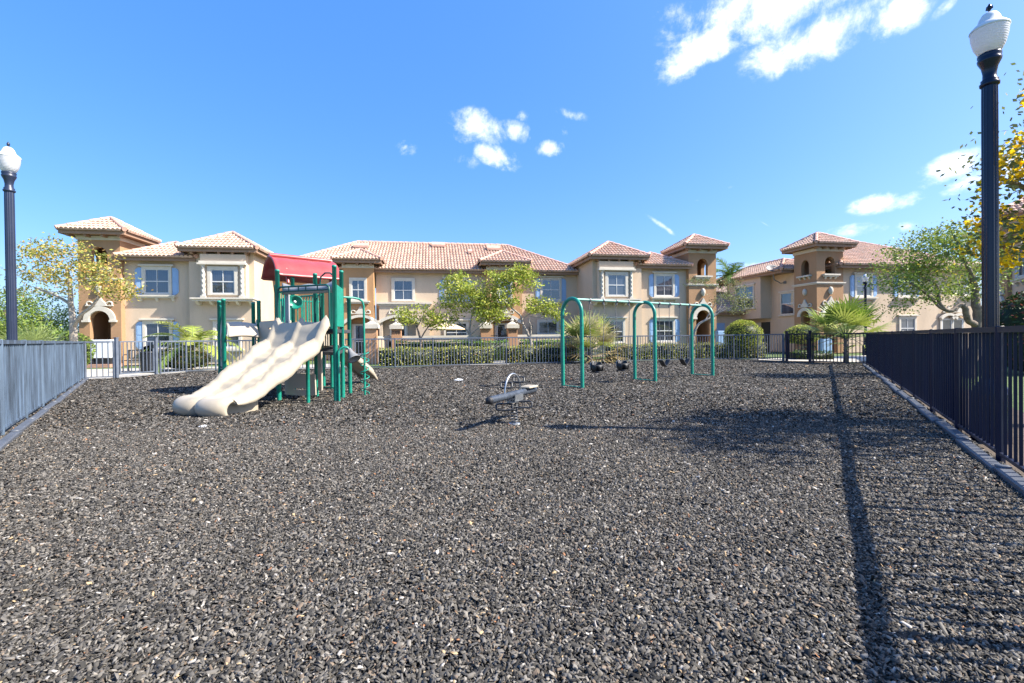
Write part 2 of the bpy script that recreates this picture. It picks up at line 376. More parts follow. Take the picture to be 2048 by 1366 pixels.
def hip_roof(H, x0, x1, y0, y1, z, pitch=.55, fascia=.2, tails=0, wall=None, name='roof'):
    dx, dy = x1-x0, y1-y0; h = min(dx, dy)/2; zt = z+h*pitch
    c = [(x0,y0,z),(x1,y0,z),(x1,y1,z),(x0,y1,z)]
    if dx >= dy: R0, R1 = (x0+h, (y0+y1)/2, zt), (x1-h, (y0+y1)/2, zt); S4 = [[c[0],c[1],R1,R0],[c[1],c[2],R1],[c[2],c[3],R0,R1],[c[3],c[0],R0]]; hips = [(c[0],R0),(c[3],R0),(c[1],R1),(c[2],R1),(R0,R1)]
    else: R0, R1 = ((x0+x1)/2, y0+h, zt), ((x0+x1)/2, y1-h, zt); S4 = [[c[0],c[1],R0],[c[1],c[2],R1,R0],[c[2],c[3],R1],[c[3],c[0],R0,R1]]; hips = [(c[0],R0),(c[1],R0),(c[2],R1),(c[3],R1),(R0,R1)]
    acc = [[], []]
    for q in S4: slope(q, acc)
    me_v = np.array(acc[0]); X = np.array(MW[H.e.name]); me_w = me_v @ X[:3,:3].T+X[:3,3]
    ro = npmesh(name, me_w, 4, MT['tile'], H.e, np.array(acc[1]))
    mb = MB()
    for p, q in hips:
        p, q = Vector(p), Vector(q)
        if (q-p).length < .05: continue
        n = max(2, int((q-p).length/.4)); d = Vector((0,0,.055))
        for i in range(n):
            A_, B_ = p+(q-p)*(i/n), p+(q-p)*((i+1.12)/n) if i < n-1 else q
            mb.tube([A_+d, B_+d], [.115, .09], 7)
    mb.build('ridge_cap', MT['ridge'], ro, local=True)
    mb = MB(); e = .06
    mb.add([(x0+e,y0+e,z-.02),(x1-e,y0+e,z-.02),(x1-e,y1-e,z-.02),(x0+e,y1-e,z-.02), R0[:2]+(R0[2]-.03,), R1[:2]+(R1[2]-.03,)],
           [(0,1,4),(1,2,5),(2,3,5),(3,0,4),(0,4,5),(1,5,4)] if dx < dy else [(0,1,5,4),(1,2,5),(2,3,4,5),(3,0,4)])
    for (a0,a1,b0,b1) in ((x0+e,x1-e,y0+e,y0+e+.05),(x0+e,x1-e,y1-e-.05,y1-e),(x0+e,x0+e+.05,y0+e+.05,y1-e-.05),(x1-e-.05,x1-e,y0+e+.05,y1-e-.05)):
        mb.box(a0,a1,b0,b1,z-fascia,z-.01)
    mb.box(x0+e+.05,x1-e-.05,y0+e+.05,y1-e-.05,z-fascia+.04,z-fascia+.06)
    if tails and wall:
        wx0,wx1,wy0 = wall; n = int((wx1-wx0)/.62)
        for i in range(n+1):
            x = wx0+.12+(wx1-wx0-.24)*i/n; mb.box(x-.06,x+.06,y0+.15,wy0-.03,z-fascia-.09,z-fascia+.039)
    mb.build('soffit', MT['soffit'], ro, local=True)
    return ro
def colwall(mb, x0, x1, y0, y1, z0, z1, arches=(), axis='x'):
    """wall slab x0..x1 with arched openings (cx, half, zbase, zspring, rise)"""
    cuts = {x0, x1}
    for cx, hw, zb, zs, rise in arches:
        for i in range(17): cuts.add(round(cx-hw*math.cos(PI*i/16), 5))
    cuts = sorted(cuts)
    for a, b in zip(cuts, cuts[1:]):
        if b-a < 1e-6: continue
        mid = (a+b)/2; hs_ = sorted([q for q in arches if abs(mid-q[0]) < q[1]], key=lambda q: q[2])
        def top(q, x): t = max(0, 1-((x-q[0])/q[1])**2); return q[3]+q[4]*math.sqrt(t)
        lo = (z0, z0); segs = []
        for q in hs_:
            if q[2] > lo[0]+1e-4: segs.append((lo, (q[2], q[2])))
            lo = (top(q, a), top(q, b))
        segs.append((lo, (z1, z1)))
        for (la, lb), (ta, tb) in segs:
            vs = [(a,y0,la),(b,y0,lb),(b,y1,lb),(a,y1,la),(a,y0,ta),(b,y0,tb),(b,y1,tb),(a,y1,ta)]
            if axis == 'y': vs = [(v[1], v[0], v[2]) for v in vs]
            mb.add(vs, [(3,2,1,0),(4,5,6,7),(0,1,5,4),(1,2,6,5),(2,3,7,6),(3,0,4,7)])
def ring(mb, cx, zs, ro, ri, y0, y1, rise=1.0, n=18, legs=0, axis='x'):
    o = [(cx-ro*math.cos(PI*i/n), zs+ro*rise*math.sin(PI*i/n)) for i in range(n+1)]
    q = [(cx-ri*math.cos(PI*i/n), zs+(ri*rise)*math.sin(PI*i/n)) for i in range(n+1)]
    for i in range(n):
        poly = [o[i], o[i+1], q[i+1], q[i]]
        if axis == 'x': mb.prism(poly, y0, y1)
        else: mb.prism(poly, y0, y1, 'x')
    if legs:
        for a, b in ((cx-ro, cx-ri), (cx+ri, cx+ro)):
            if axis == 'x': mb.box(a, b, y0, y1, zs-legs, zs-.002)
            else: mb.box(y0, y1, a, b, zs-legs, zs-.002)
def crest(mb, cx, z, w, h, y0, y1, axis='x'):
    """scrolled crest ornament over an arch"""
    ax = 'y' if axis == 'x' else 'x'
    P = [(cx-.30*w,z),(cx+.30*w,z),(cx+.24*w,z+.28*h),(cx+.12*w,z+.55*h),(cx+.05*w,z+.85*h),(cx,z+h),(cx-.05*w,z+.85*h),(cx-.12*w,z+.55*h),(cx-.24*w,z+.28*h)]
    mb.prism(P, y0, y1, ax)
    for sgn in (-1, 1):
        pts = []
        for i in range(15):
            t = i/14; a = PI*.1+t*PI*1.6; r = .13*w*(1-.55*t)
            x = cx+sgn*(.40*w+r*math.cos(a+PI*1.0)*1.0); zz = z+.14*h+r*math.sin(a)+.02
            pts.append((x, (y0+y1)/2, zz) if axis == 'x' else ((y0+y1)/2, x, zz))
        mb.tube(pts, .034*w, 6)
        a0, a1 = sorted((cx+sgn*.30*w, cx+sgn*.52*w))
        if axis == 'x': mb.box(a0, a1, y0+.01, y1-.01, z, z+.10*h)
        else: mb.box(y0+.01, y1-.01, a0, a1, z, z+.10*h)
def window(H, x0, x1, z0, z1, y, trim=.13, lintel=True, sill=True, shutters=True, sillw=.22, proud=.22, brackets=3, sh=.30, grid=True, glass='glass', parent=None):
    mb = MB(); a = y-.075
    mb.box(x0-trim,x0,a,y+.02,z0-.08,z1+trim); mb.box(x1,x1+trim,a,y+.02,z0-.08,z1+trim)
    mb.box(x0,x1,a+.002,y+.02,z1,z1+trim-.002); mb.box(x0,x1,a+.002,y+.02,z0-.08,z0)
    f = H.put(mb, 'window', 'cream')
    mb = MB(); mb.box(x0,x1,y-.018,y+.01,z0,z1); H.put(mb, 'pane', glass, f)
    mb = MB(); b0, b1 = y-.046, y-.019
    for (p,q,r,s) in ((x0,x0+.04,z0,z1),(x1-.04,x1,z0,z1),(x0+.04,x1-.04,z1-.04,z1),(x0+.04,x1-.04,z0,z0+.05),(x0+.04,x1-.04,(z0+z1)/2-.025,(z0+z1)/2+.025)): mb.box(p,q,b0,b1,r,s)
    if grid: mb.box((x0+x1)/2-.014,(x0+x1)/2+.014,b0+.004,b1,z0+.05,z1-.04)
    H.put(mb, 'sash', 'white', f)
    if lintel:
        mb = MB(); e = .12
        mb.box(x0-trim-e,x1+trim+e,y-.16,y+.02,z1+trim+.02,z1+trim+.11); mb.box(x0-trim-e+.06,x1+trim+e-.06,y-.11,y+.02,z1+trim,z1+trim+.019)
        H.put(mb, 'lintel', 'cream', bevel=.012)
    if sill:
        mb = MB(); xa, xb = x0-trim-sillw, x1+trim+sillw
        mb.box(xa,xb,y-proud,y+.02,z0-.17,z0-.09); mb.box(xa+.06,xb-.06,y-proud+.07,y+.02,z0-.25,z0-.171)
        for i in range(brackets):
            x = xa+.16+(xb-xa-.32)*i/max(1, brackets-1)
            mb.prism([(y-proud+.08,z0-.251),(y+.02,z0-.251),(y+.02,z0-.42),(y-.06,z0-.40)], x-.06, x+.06, 'x')
        H.put(mb, 'sill', 'cream')
    if shutters:
        for sg in (-1, 1):
            xi = x0-trim-.015 if sg < 0 else x1+trim+.015; xo = xi+sg*sh; lo, hi = z0-.06, z1+.08; c = .15
            P = [(xi,lo),(xo-sg*c,lo),(xo-sg*c*.35,lo+c*.45),(xo,lo+c),(xo,hi-c),(xo-sg*c*.35,hi-c*.45),(xo-sg*c,hi),(xi,hi)]
            if sg < 0: P = P[::-1]
            mb = MB(); mb.prism(P, y-.045, y-.005)
            k = xi+sg*.05; k2 = xo-sg*.06
            for q0, q1 in ((lo+.12,(lo+hi)/2-.03),((lo+hi)/2+.03,hi-.12)): mb.box(min(k,k2),max(k,k2),y-.058,y-.046,q0,q1)
            H.put(mb, 'shutter', 'shutter', bevel=.008)
def tower(H, x0, x1, y0, dep, left_arch=False, medallion=True, belt=4.33, body='brown'):
    cx = (x0+x1)/2; y1 = y0+dep; t = .24; hw = .42
    lowhw = .46
    mb = MB()
    ar = [(cx,lowhw,.02,2.28,lowhw),(cx,.36,4.9,5.55,.42)]
    colwall(mb, x0, x1, y0, y0+t, 0, 6.6, ar)
    cy = (y0+y1)/2
    sar = [(cy,.30,4.9,5.5,.38)]
    colwall(mb, y0+t, y1-t, x0, x0+t, 0, 6.6, sar+([(cy,.36,.02,2.28,.36)] if left_arch else []), 'y')
    colwall(mb, y0+t, y1-t, x1-t, x1, 0, 6.6, sar, 'y')
    mb.box(x0,x1,y1-t,y1,0,6.6); mb.box(x0+t,x1-t,y0+t,y1-t,4.3,4.42)
    H.put(mb, 'tower_wall', body)
    hip_roof(H, x0-.55, x1+.55, y0-.55, y1+.55, 6.70, .6, tails=1, wall=(x0-.3, x1+.3, y0), name='tower_roof')
    mb = MB(); mb.box(x0-.05,x1+.05,y0-.05,y1+.05,6.30,6.50); H.put(mb, 'frieze', 'cream')
    mb = MB(); e = .07
    for z_, ee in ((belt-.07, .05), (belt, .10)):
        mb.box(x0-ee,x1+ee,y0-ee,y1+ee,z_,z_+.069)
    H.put(mb, 'belt_course', 'cream')
    mb = MB(); mb.box(cx-.58,cx+.58,y0-.2,y0+.02,4.80,4.895); mb.box(cx-.50,cx+.50,y0-.13,y0+.02,4.72,4.799)
    for i in range(3):
        x = cx-.36+.36*i; mb.prism([(y0-.12,4.719),(y0+.02,4.719),(y0+.02,4.58),(y0-.03,4.60)], x-.05, x+.05, 'x')
    H.put(mb, 'arch_sill', 'cream')
    mb = MB(); ring(mb, cx, 2.30, .70, .465, y0-.09, y0+.02); mb.box(cx-.76,cx-.44,y0-.11,y0+.02,2.2,2.299); mb.box(cx+.44,cx+.76,y0-.11,y0+.02,2.2,2.299)
    H.put(mb, 'arch_trim', 'cream')
    mb = MB(); crest(mb, cx, 3.0, 1.15, .52, y0-.09, y0+.02); H.put(mb, 'crest', 'cream')
    if left_arch:
        mb = MB(); ring(mb, cy, 2.30, .58, .37, x0-.09, x0+.02, axis='y'); H.put(mb, 'arch_trim', 'cream')
        mb = MB(); crest(mb, cy, 2.9, 1.0, .5, x0-.09, x0+.02, 'y'); H.put(mb, 'crest', 'cream')
        mb = MB(); mb.box(x0-.2,x0+.02,cy-.5,cy+.5,4.80,4.895)
        for i in range(3): mb.prism([(x0-.15,4.799),(x0+.02,4.799),(x0+.02,4.62),(x0-.03,4.64)], cy-.36+.36*i-.05, cy-.36+.36*i+.05)
        H.put(mb, 'arch_sill', 'cream')
        mb = MB(); mb.ball((x0-.04, cy, 3.85), .13, 10, 1.7); H.put(mb, 'medallion', 'cream')
    if medallion:
        mb = MB(); mb.ball((cx, y0-.04, 3.88), .14, 10, 1.7); mb.ball((cx, y0-.07, 3.70), .07, 8, 1.2); H.put(mb, 'medallion', 'cream')
def entry(H, cx, hw, y, depth=.55, zs=2.12, rise=.36, ringw=.16, crestw=1.1, dark='door', lite=True):
    """segmental cream arch with crest, and the door set back behind it (the wall around is cut by the caller)"""
    mb = MB(); n = 16
    R = lambda t, o: (cx+(hw+o*.6)*t, zs+rise*(1-t*t)+o)
    for i in range(n):
        t0, t1 = -1.08+2.16*i/n, -1.08+2.16*(i+1)/n
        mb.prism([R(t0,.02),R(t1,.02),R(t1,.02+ringw),R(t0,.02+ringw)], y-.12, y+.02)
    H.put(mb, 'arch_trim', 'cream'); mb = MB(); crest(mb, cx, zs+rise+ringw+.06, crestw, .46, y-.08, y+.02); H.put(mb, 'crest', 'cream')
    yb = y+depth; mb = MB(); dx0, dx1 = cx-.48, cx+.36
    mb.box(dx0-.12,dx0,yb-.06,yb,0,2.12); mb.box(dx1,dx1+.10,yb-.06,yb,0,2.12); mb.box(dx0,dx1,yb-.06,yb,2.02,2.12)
    d = H.put(mb, 'door', 'cream')
    mb = MB(); mb.box(dx0,dx1,yb-.03,yb+.01,.02,2.02); H.put(mb, 'door_leaf', 'glassdark', d)
    mb = MB(); mb.box(dx0,dx1,yb-.045,yb-.031,1.05,1.11); mb.box(dx0,dx0+.09,yb-.045,yb-.031,.02,2.02); mb.box(dx1-.09,dx1,yb-.045,yb-.031,.02,2.02); mb.box(dx0+.09,dx1-.09,yb-.045,yb-.031,.02,.35); H.put(mb, 'door_rail', 'white', d)
def bay(H, x0, x1, y, z0=3.3, z1=5.62, dp=.42):
    """boxed-out upper bay with twisted columns"""
    cx = (x0+x1)/2; yf = y-dp
    mb = MB(); mb.box(x0, x1, yf, y-.001, z0, z1); H.put(mb, 'bay_wall', 'tan')
    window(H, cx-.55, cx+.55, 3.60, 4.83, yf, trim=.16, lintel=False, sill=False, shutters=False)
    for s_ in (-1, 1):
        X = cx+s_*.90; mb = MB(); prof = []; n, m = 14, 40; G = []
        for i in range(m+1):
            z = 3.50+(5.02-3.50)*i/m; row = []
            for k in range(n+1):
                a = 2*PI*k/n; r = .085*(1+.17*math.sin(2*a+i*.95)); row.append((X+r*math.cos(a), yf-.05+r*math.sin(a), z))
            G.append(row)
        mb.grid(G); mb.box(X-.12,X+.12,yf-.15,yf-.001,3.40,3.499); mb.box(X-.12,X+.12,yf-.15,yf-.001,5.021,5.07); H.put(mb, 'twisted_column', 'cream')
    mb = MB(); mb.box(cx-1.14,cx+1.14,yf-.2,yf+.02,5.07,5.16); mb.box(cx-1.08,cx+1.08,yf-.14,yf+.02,5.161,5.26); H.put(mb, 'lintel', 'cream')
    mb = MB(); a, b = x0-.42, x1+.42
    mb.box(a,b,yf-.18,y+.02,3.32,3.40); mb.box(a+.07,b-.07,yf-.10,y+.02,3.22,3.319)
    for i in range(5):
        x = a+.25+(b-a-.5)*i/4; mb.prism([(yf-.08,3.219),(y+.02,3.219),(y+.02,3.03),(yf+.14,3.05)], x-.06, x+.06, 'x')
    H.put(mb, 'sill', 'cream')
def vent(H, x, y, z, w=.8, d=.45, pitch=.55):
    mb = MB(); s_ = pitch*d
    mb.prism([(y,z+.12),(y+d,z+s_+.16),(y+d,z+s_+.28),(y,z+.26)], x-w/2, x+w/2, 'x'); H.put(mb, 'roof_vent', 'ridge')

# ---- the long row house across the back
A = House('row_house', 'long two-storey tan and brown row house with two towers behind the play structure and swings', (0, 26.6), 9.7)
cxA = -4.46
def both(f):                                   # mirrored pair about the centre line
    for s_ in (-1, 1): f(s_)
def span(s_, a, b): return tuple(sorted((cxA+s_*a, cxA+s_*b)))
mb = MB()
for s_ in (-1, 1):
    x0, x1 = span(s_, 12.40, 15.55); mb.box(x0, x1, 0, 9.2, 0, 5.42)
    x0, x1 = span(s_, 9.30, 12.40); mb.box(x0, x1, -.35, 9.0, 0, 5.85)
mb.box(*span(1, 5.35, 9.30), 2.6, 9.1, 0, 5.4)
colwall(mb, -7.95, -1.05, 2.6, 2.85, 0, 5.4)
mb.box(-7.95, -1.05, 2.85, 9.05, 0, 5.39)
H = A; H.put(mb, 'wall', 'tan')
mb = MB(); mb.box(*span(-1, 5.35, 9.30), 2.6, 9.1, 0, 5.4); H.put(mb, 'recessed_wall', 'orange')
for x0, x1 in ((-9.76, -8.0), (-1.2, 1.0)):
    mb = MB(); c_ = (x0+x1)/2+(.12 if x0 < -5 else 0)
    colwall(mb, x0, x1, 1.9, 2.1, 0, 5.68, [(c_, .74, .02, 2.12, .36)])
    mb.box(x0, x0+.1, 2.1, 2.6, 0, 5.68); mb.box(x1-.1, x1, 2.1, 2.6, 0, 5.68); mb.box(x0+.1, x1-.1, 2.1, 2.61, 2.7, 5.68)
    mb.box(x0+.1, x1-.1, 2.55, 2.62, 0, 2.69)
    H.put(mb, 'entry_bay_wall', 'orange')
mb = MB(); colwall(mb, -7.72, -4.75, 2.05, 2.25, 0, 3.3, [(-6.55, .98, .02, 2.12, .38)])
mb.box(-7.72, -7.60, 2.25, 2.599, 0, 3.3); mb.box(-4.87, -4.75, 2.25, 2.599, 0, 3.3); mb.box(-7.6, -4.87, 2.25, 2.599, 2.75, 3.3)
H.put(mb, 'porch_wall', 'tan')
mb = MB(); mb.box(-7.85, -4.6, 1.93, 2.62, 3.3, 3.40); mb.box(-7.78, -4.68, 2.0, 2.61, 3.2, 3.299); H.put(mb, 'porch_ledge', 'cream')
for x0, x1 in ((-9.76, -8.0), (-1.2, 1.0)):
    c_ = (x0+x1)/2; window(H, c_-.36, c_+.36, 3.55, 4.70, 1.9, lintel=False, shutters=False, trim=.14, sillw=.16, brackets=0)
    hip_roof(H, x0-.5, x1+.55, 1.38, 5.4, 5.86, .55, tails=1, wall=(x0, x1, 1.9)); mb = MB(); mb.box(x0-.03, x1+.03, 1.87, 2.2, 5.42, 5.63); H.put(mb, 'frieze', 'cream')
    entry(H, c_+(.12 if x0 < -5 else 0), .86, 1.9, .62)
entry(H, -6.55, 1.1, 2.05, .53, crestw=1.2)
window(H, -6.87, -5.77, 3.58, 4.79, 2.6, lintel=False, sill=False, shutters=False, trim=.16)
window(H, -3.68, -2.52, 3.58, 4.78, 2.6); window(H, 2.47, 3.63, 3.62, 4.93, 2.6)
window(H, -3.75, -2.45, .95, 2.15, 2.6, shutters=False, sill=False, glass='glassdark'); window(H, 2.2, 3.45, .7, 2.2, 2.6, shutters=False, lintel=False, sill=False, glass='glassdark')
hip_roof(H, -14.0, 5.2, 2.16, 10.9, 5.42, .557)
for s_ in (-1, 1):
    x0, x1 = span(s_, 12.0, 15.75); hip_roof(H, x0, x1, -.45, 8.5, 5.50, .55)
    x0, x1 = span(s_, 8.92, 12.72); hip_roof(H, x0, x1, -.95, 8.0, 5.92, .60, tails=1, wall=(x0+.5, x1-.5, -.35))
    c_ = cxA+s_*14.05; window(H, c_-.56, c_+.56, 3.67, 4.92, 0)
    window(H, c_-.56, c_+.56, .87, 2.14, 0, sillw=.1, brackets=0)
    c_ = cxA+s_*10.62; bay(H, c_-1.07, c_+1.07, -.35)
    window(H, c_-.55, c_+.55, .85, 2.12, -.35, shutters=False, sillw=.1, brackets=0)
tower(H, -21.87, -20.01, -.3, 1.9); tower(H, 11.09, 12.95, -.3, 1.9)
for x, y in ((-9.2, 5.2), (-4.1, 5.7), (-.3, 5.3)): vent(H, x, y, 5.42+(y-2.08)*.557, .95)
vent(H, -2.0, 4.6, 5.42+2.52*.557, .3, .3)
# wall lantern by the patio door
mb = MB(); mb.box(1.62,1.74,2.45,2.599,1.62,1.86); mb.lathe([(.02,0),(.10,.05),(.02,.16)], (1.68,2.42,1.84), 8); H.put(mb, 'wall_lantern', 'blackmetal')

# ---- house to the right
c0 = at(1633.7, 600, 28.0)
B = House('corner_house', 'tan corner house with brown tower and satellite dish, behind the right fan palm', (c0.x, c0.y), 10.5); H = B
tower(H, 0, 1.92, 0, 1.75, left_arch=True)
mb = MB(); mb.box(1.92, 12.5, .25, 9, 0, 5.42); mb.box(.35, 1.92, 1.75, 9, 0, 5.42)
H.put(mb, 'wall', 'tan')
def WB(px0, py0, px1, py1, w, **k):
    a, z1 = H.p(px0, py0, w); b, z0 = H.p(px1, py1, w); window(H, a, b, z0, z1, w, **k)
WB(1711.5, 553, 1741, 592, .25); WB(1798, 553, 1827, 592, .25); WB(1928, 556, 1947, 590, .25, shutters=False)
WB(1800, 637, 1828, 676, .25, shutters=False, sill=False)
for px in (1893, 1915):
    a, _ = H.p(px, 636, .25); entry(H, a, .55, .16, .07, zs=2.05, rise=.25, crestw=.9)
hip_roof(H, 1.4, 13.2, -.35, 9.6, 5.46, .5)
hip_roof(H, -.75, 3.2, 2.0, 9.6, 5.46, .5)
mb = MB(); mb.box(-.5, .349, 4.2, 7.6, 2.35, 5.36); H.put(mb, 'side_bay_wall', 'tan')
def sidewin(y0, y1, z0, z1, X, glass='glass', grid=True):     # window in the wall that faces left
    mb = MB()
    for (a,b,c,d) in ((y0-.1,y0,z0-.06,z1+.1),(y1,y1+.1,z0-.06,z1+.1),(y0,y1,z1,z1+.1),(y0,y1,z0-.06,z0)): mb.box(X-.06,X+.02,a,b,c,d)
    mb.box(X-.12,X+.02,y0-.2,y1+.2,z1+.101,z1+.2); mb.box(X-.12,X+.02,y0-.2,y1+.2,z0-.15,z0-.061)
    f = H.put(mb, 'window', 'cream'); mb = MB(); mb.box(X-.018,X+.01,y0,y1,z0,z1); H.put(mb, 'pane', glass, f)
    mb = MB(); mb.box(X-.045,X-.019,y0,y1,(z0+z1)/2-.03,(z0+z1)/2+.03)
    if grid: mb.box(X-.043,X-.019,(y0+y1)/2-.03,(y0+y1)/2+.03,z0,z1)
    H.put(mb, 'sash', 'white', f)
sidewin(4.9, 6.7, 3.2, 4.7, -.5); sidewin(2.15, 3.2, 2.6, 3.95, .35, grid=False)
mb = MB(); mb.box(.29,.349,4.3,5.1,0,2.1); H.put(mb, 'door', 'door'); mb = MB(); mb.box(.31,.349,5.2,5.8,1.2,2.1); H.put(mb, 'window', 'white')
# satellite dish on its arm
q = [Vector((.34,2.9,4.72)), Vector((.0,2.9,4.66)), Vector((-.5,2.9,4.9)), Vector((-.62,2.9,5.45))]
mb = MB(); mb.tube(q, .035, 8); mb.box(.28,.349,2.8,3.0,4.62,4.82); dm = H.put(mb, 'dish_arm', 'dish')
mb = MB(); mb.lathe([(.001,0),(.18,.03),(.34,.09),(.42,.15),(.42,.165),(.34,.11),(.18,.05),(.001,.02)], (-.66,2.9,5.55), 24, (-.2,-.6,.75)); H.put(mb, 'dish', 'dish', dm)

# ---- house at the right edge
c1 = at(2018, 600, 21.6)
D3 = House('side_house', 'tan house with terracotta roof cut off by the right edge, behind the yellow tree', (c1.x, c1.y), -124); H = D3
tower(H, -1.9, 0, -.05, 1.9)
mb = MB(); mb.box(0, 9, .1, 9, 0, 5.42); H.put(mb, 'wall', 'tan')
window(H, 1.0, 2.1, 3.67, 4.92, .1); window(H, 4.0, 5.1, 3.67, 4.92, .1); window(H, 1.0, 2.1, .9, 2.1, .1)
hip_roof(H, -.6, 9.6, -.5, 9.5, 5.46, .5)

# ---- far houses seen through the gap
for (px, Y, w_, lab) in ((1500, 44, 7.0, 'distant tan house with a terracotta hip roof seen between the two towers'),):
    c = at(px, 600, Y); G_ = House('distant_house', lab, (c.x-1.6, c.y), 12); H = G_
    mb = MB(); mb.box(0, w_, 0, 8, 0, 5.2); H.put(mb, 'wall', 'tan'); hip_roof(H, -.7, w_+.7, -.7, 8.7, 5.2, .5)
    window(H, 1.2, 2.3, 3.5, 4.7, 0, shutters=False); window(H, 4.0, 5.1, 3.5, 4.7, 0, shutters=False)
c = at(1420, 640, 33.5); G_ = House('garage_wing', 'low tan wing with a sloping tiled roof beside the right tower', (c.x-.3, c.y), 10); H = G_
mb = MB(); mb.box(0, 5.5, 0, 5, 0, 2.9); H.put(mb, 'wall', 'tan'); hip_roof(H, -.5, 6.0, -.5, 5.5, 2.9, .55)
mb = MB(); mb.box(.5, 1.5, -.03, -.001, 0, 2.1); H.put(mb, 'door', 'shutter')
# ------------------------------------------------------------------ ground
def sheet(name, poly, z, m, cell=None):
    mb = MB(); mb.add([(x, y, z) for x, y in poly], [tuple(range(len(poly)))]); o = mb.build(name, MT[m]); return tag(o, kind='structure')
sheet('ground', [(-300,-120),(300,-120),(300,400),(-300,400)], -.05, 'grass')
LF = [(-1.6,-.03),(-5.9,5.22),(-12.66,13.39),(-13.5,14.28)]          # left fence line
LFdir = Vector((-6.76,8.17)).normalized()
LFn = Vector((-LFdir.y,LFdir.x))*.12; LF0 = Vector((-5.9,5.22))-LFdir*7.2+LFn; LF1 = Vector((-13.45,14.33))+LFn*.5
RFdir = Vector((13.17-3.69,17.05-3.28)).normalized()
RFn = Vector((RFdir.y,-RFdir.x))*.115; RF0 = Vector((3.69,3.28))-RFdir*5.2+RFn; RF1 = Vector((13.12,17.0))+RFn
BK = [(-13.45,14.33),(-12.80,14.72),(-12.60,16.10),(-12.25,17.1),(-11.59,17.78),(-9.2,18.0),(-6.34,18.0),(-4.71,18.3),(-1.83,19.3),(-.25,19.6),(2.4,20.2),(5.83,21.1),(8.44,21.6),(10.6,21.75),(11.45,21.2),(11.85,19.92),(12.35,18.65),(13.23,16.92)]
play = [tuple(LF0), tuple(LF1)]+BK[1:-1]+[tuple(RF1), tuple(RF0)]
def offset(poly, d):
    n = len(poly); out = []
    cx = sum(p[0] for p in poly)/n; cy = sum(p[1] for p in poly)/n
    for x, y in poly:
        v = Vector((x-cx, y-cy)); v = v.normalized()*d; out.append((x+v.x, y+v.y))
    return out
sheet('planting_bed', offset(play, 1.6), -.035, 'soil')
sheet('mulch_bed', play, -.012, 'soil')
# paved paths and road beyond the fence
sheet('path', [(-17.5,12.5),(-13.2,13.3),(-11.0,17.2),(-8.5,19.2),(-9.5,22.6),(-22,20.2),(-24,17)], -.03, 'concrete')
sheet('road', [(13.3,19.5),(17,18.2),(40,30),(40,21.5),(24,13.0),(60,10),(60,50),(30,42),(20,25.4),(13.5,24)], -.042, 'asphalt')
sheet('walkway', [(11.2,22.6),(14.5,19.3),(21.5,24.6),(20.5,25.6)], -.028, 'concrete')
sheet('front_walk', [(-2.1,20.2),(-.2,20.4),(.6,27.6),(-1.2,27.4)], -.026, 'concrete')
sheet('front_walk', [(-9.3,19.0),(-7.2,19.0),(-7.4,26.2),(-9.5,26.0)], -.026, 'concrete')

# rubber mulch: every chip near the viewer is a real chip, smaller pieces become facets farther away
def inside(P, poly):
    x, y = P[:,0], P[:,1]; c = np.zeros(len(P), bool); n = len(poly)
    for i in range(n):
        x0, y0 = poly[i]; x1, y1 = poly[(i+1)%n]
        t = ((y0 > y) != (y1 > y)) & (x < (x1-x0)*(y-y0)/(y1-y0+1e-12)+x0); c ^= t
    return c
def chipcols(n):
    base = np.array([(.105,.100,.092),(.16,.152,.140),(.045,.044,.042),(.25,.235,.21),(.22,.175,.135),(.10,.092,.078)])
    c = base[rng.choice(6, n, p=[.26,.22,.26,.13,.06,.07])]*rng.uniform(.72,1.3,(n,1))*np.array((.755,.73,.70))
    r = rng.random(n)
    c[r < .006] = (.42,.30,.17); c[(r >= .006) & (r < .020)] = np.array((.40,.37,.33)); c[(r >= .020) & (r < .023)] = (.30,.15,.08)
    return c
def rot(n, tilt):
    th = rng.uniform(0, 2*PI, n); a = rng.normal(0, tilt, n); b = rng.normal(0, tilt, n)
    ct, st = np.cos(th), np.sin(th); X = np.stack([ct*np.cos(a), st*np.cos(a), np.sin(a)], 1)
    Y = np.stack([-st*np.cos(b), ct*np.cos(b), np.sin(b)], 1); Z = np.cross(X, Y); return X, Y, Z
def band(y0, y1, dens, kx, extra):
    A_ = []
    f = .07*y0 if y0 > 1.2 else 0; g_ = .07*y1; a0, a1 = y0-f, y1+g_; xm = kx*a1+extra; n = int(dens*2*xm*(a1-a0)); P = np.stack([rng.uniform(-xm, xm, n), rng.uniform(a0, a1, n)], 1)
    pr = np.clip((P[:,1]-a0)/(2*f+1e-6), 0, 1)*np.clip((a1-P[:,1])/(2*g_), 0, 1); P = P[rng.random(n) < pr]
    P = P[np.abs(P[:,0]) < kx*P[:,1]+extra]; return P[inside(P, play)]
def relief(P): return .010*(np.sin(P[:,0]*2.1+1.3)*np.sin(P[:,1]*1.7)+.6*np.sin(P[:,0]*5.3)*np.sin(P[:,1]*4.7+1))
vs, fc, cl, off = [], [], [], 0
box = np.array([(-1,-1,-1),(1,-1,-1),(1,1,-1),(-1,1,-1),(-1,-1,1),(1,-1,1),(1,1,1),(-1,1,1)], float)
bf = np.array([(4,5,6,7),(0,1,5,4),(1,2,6,5),(2,3,7,6),(3,0,4,7)])
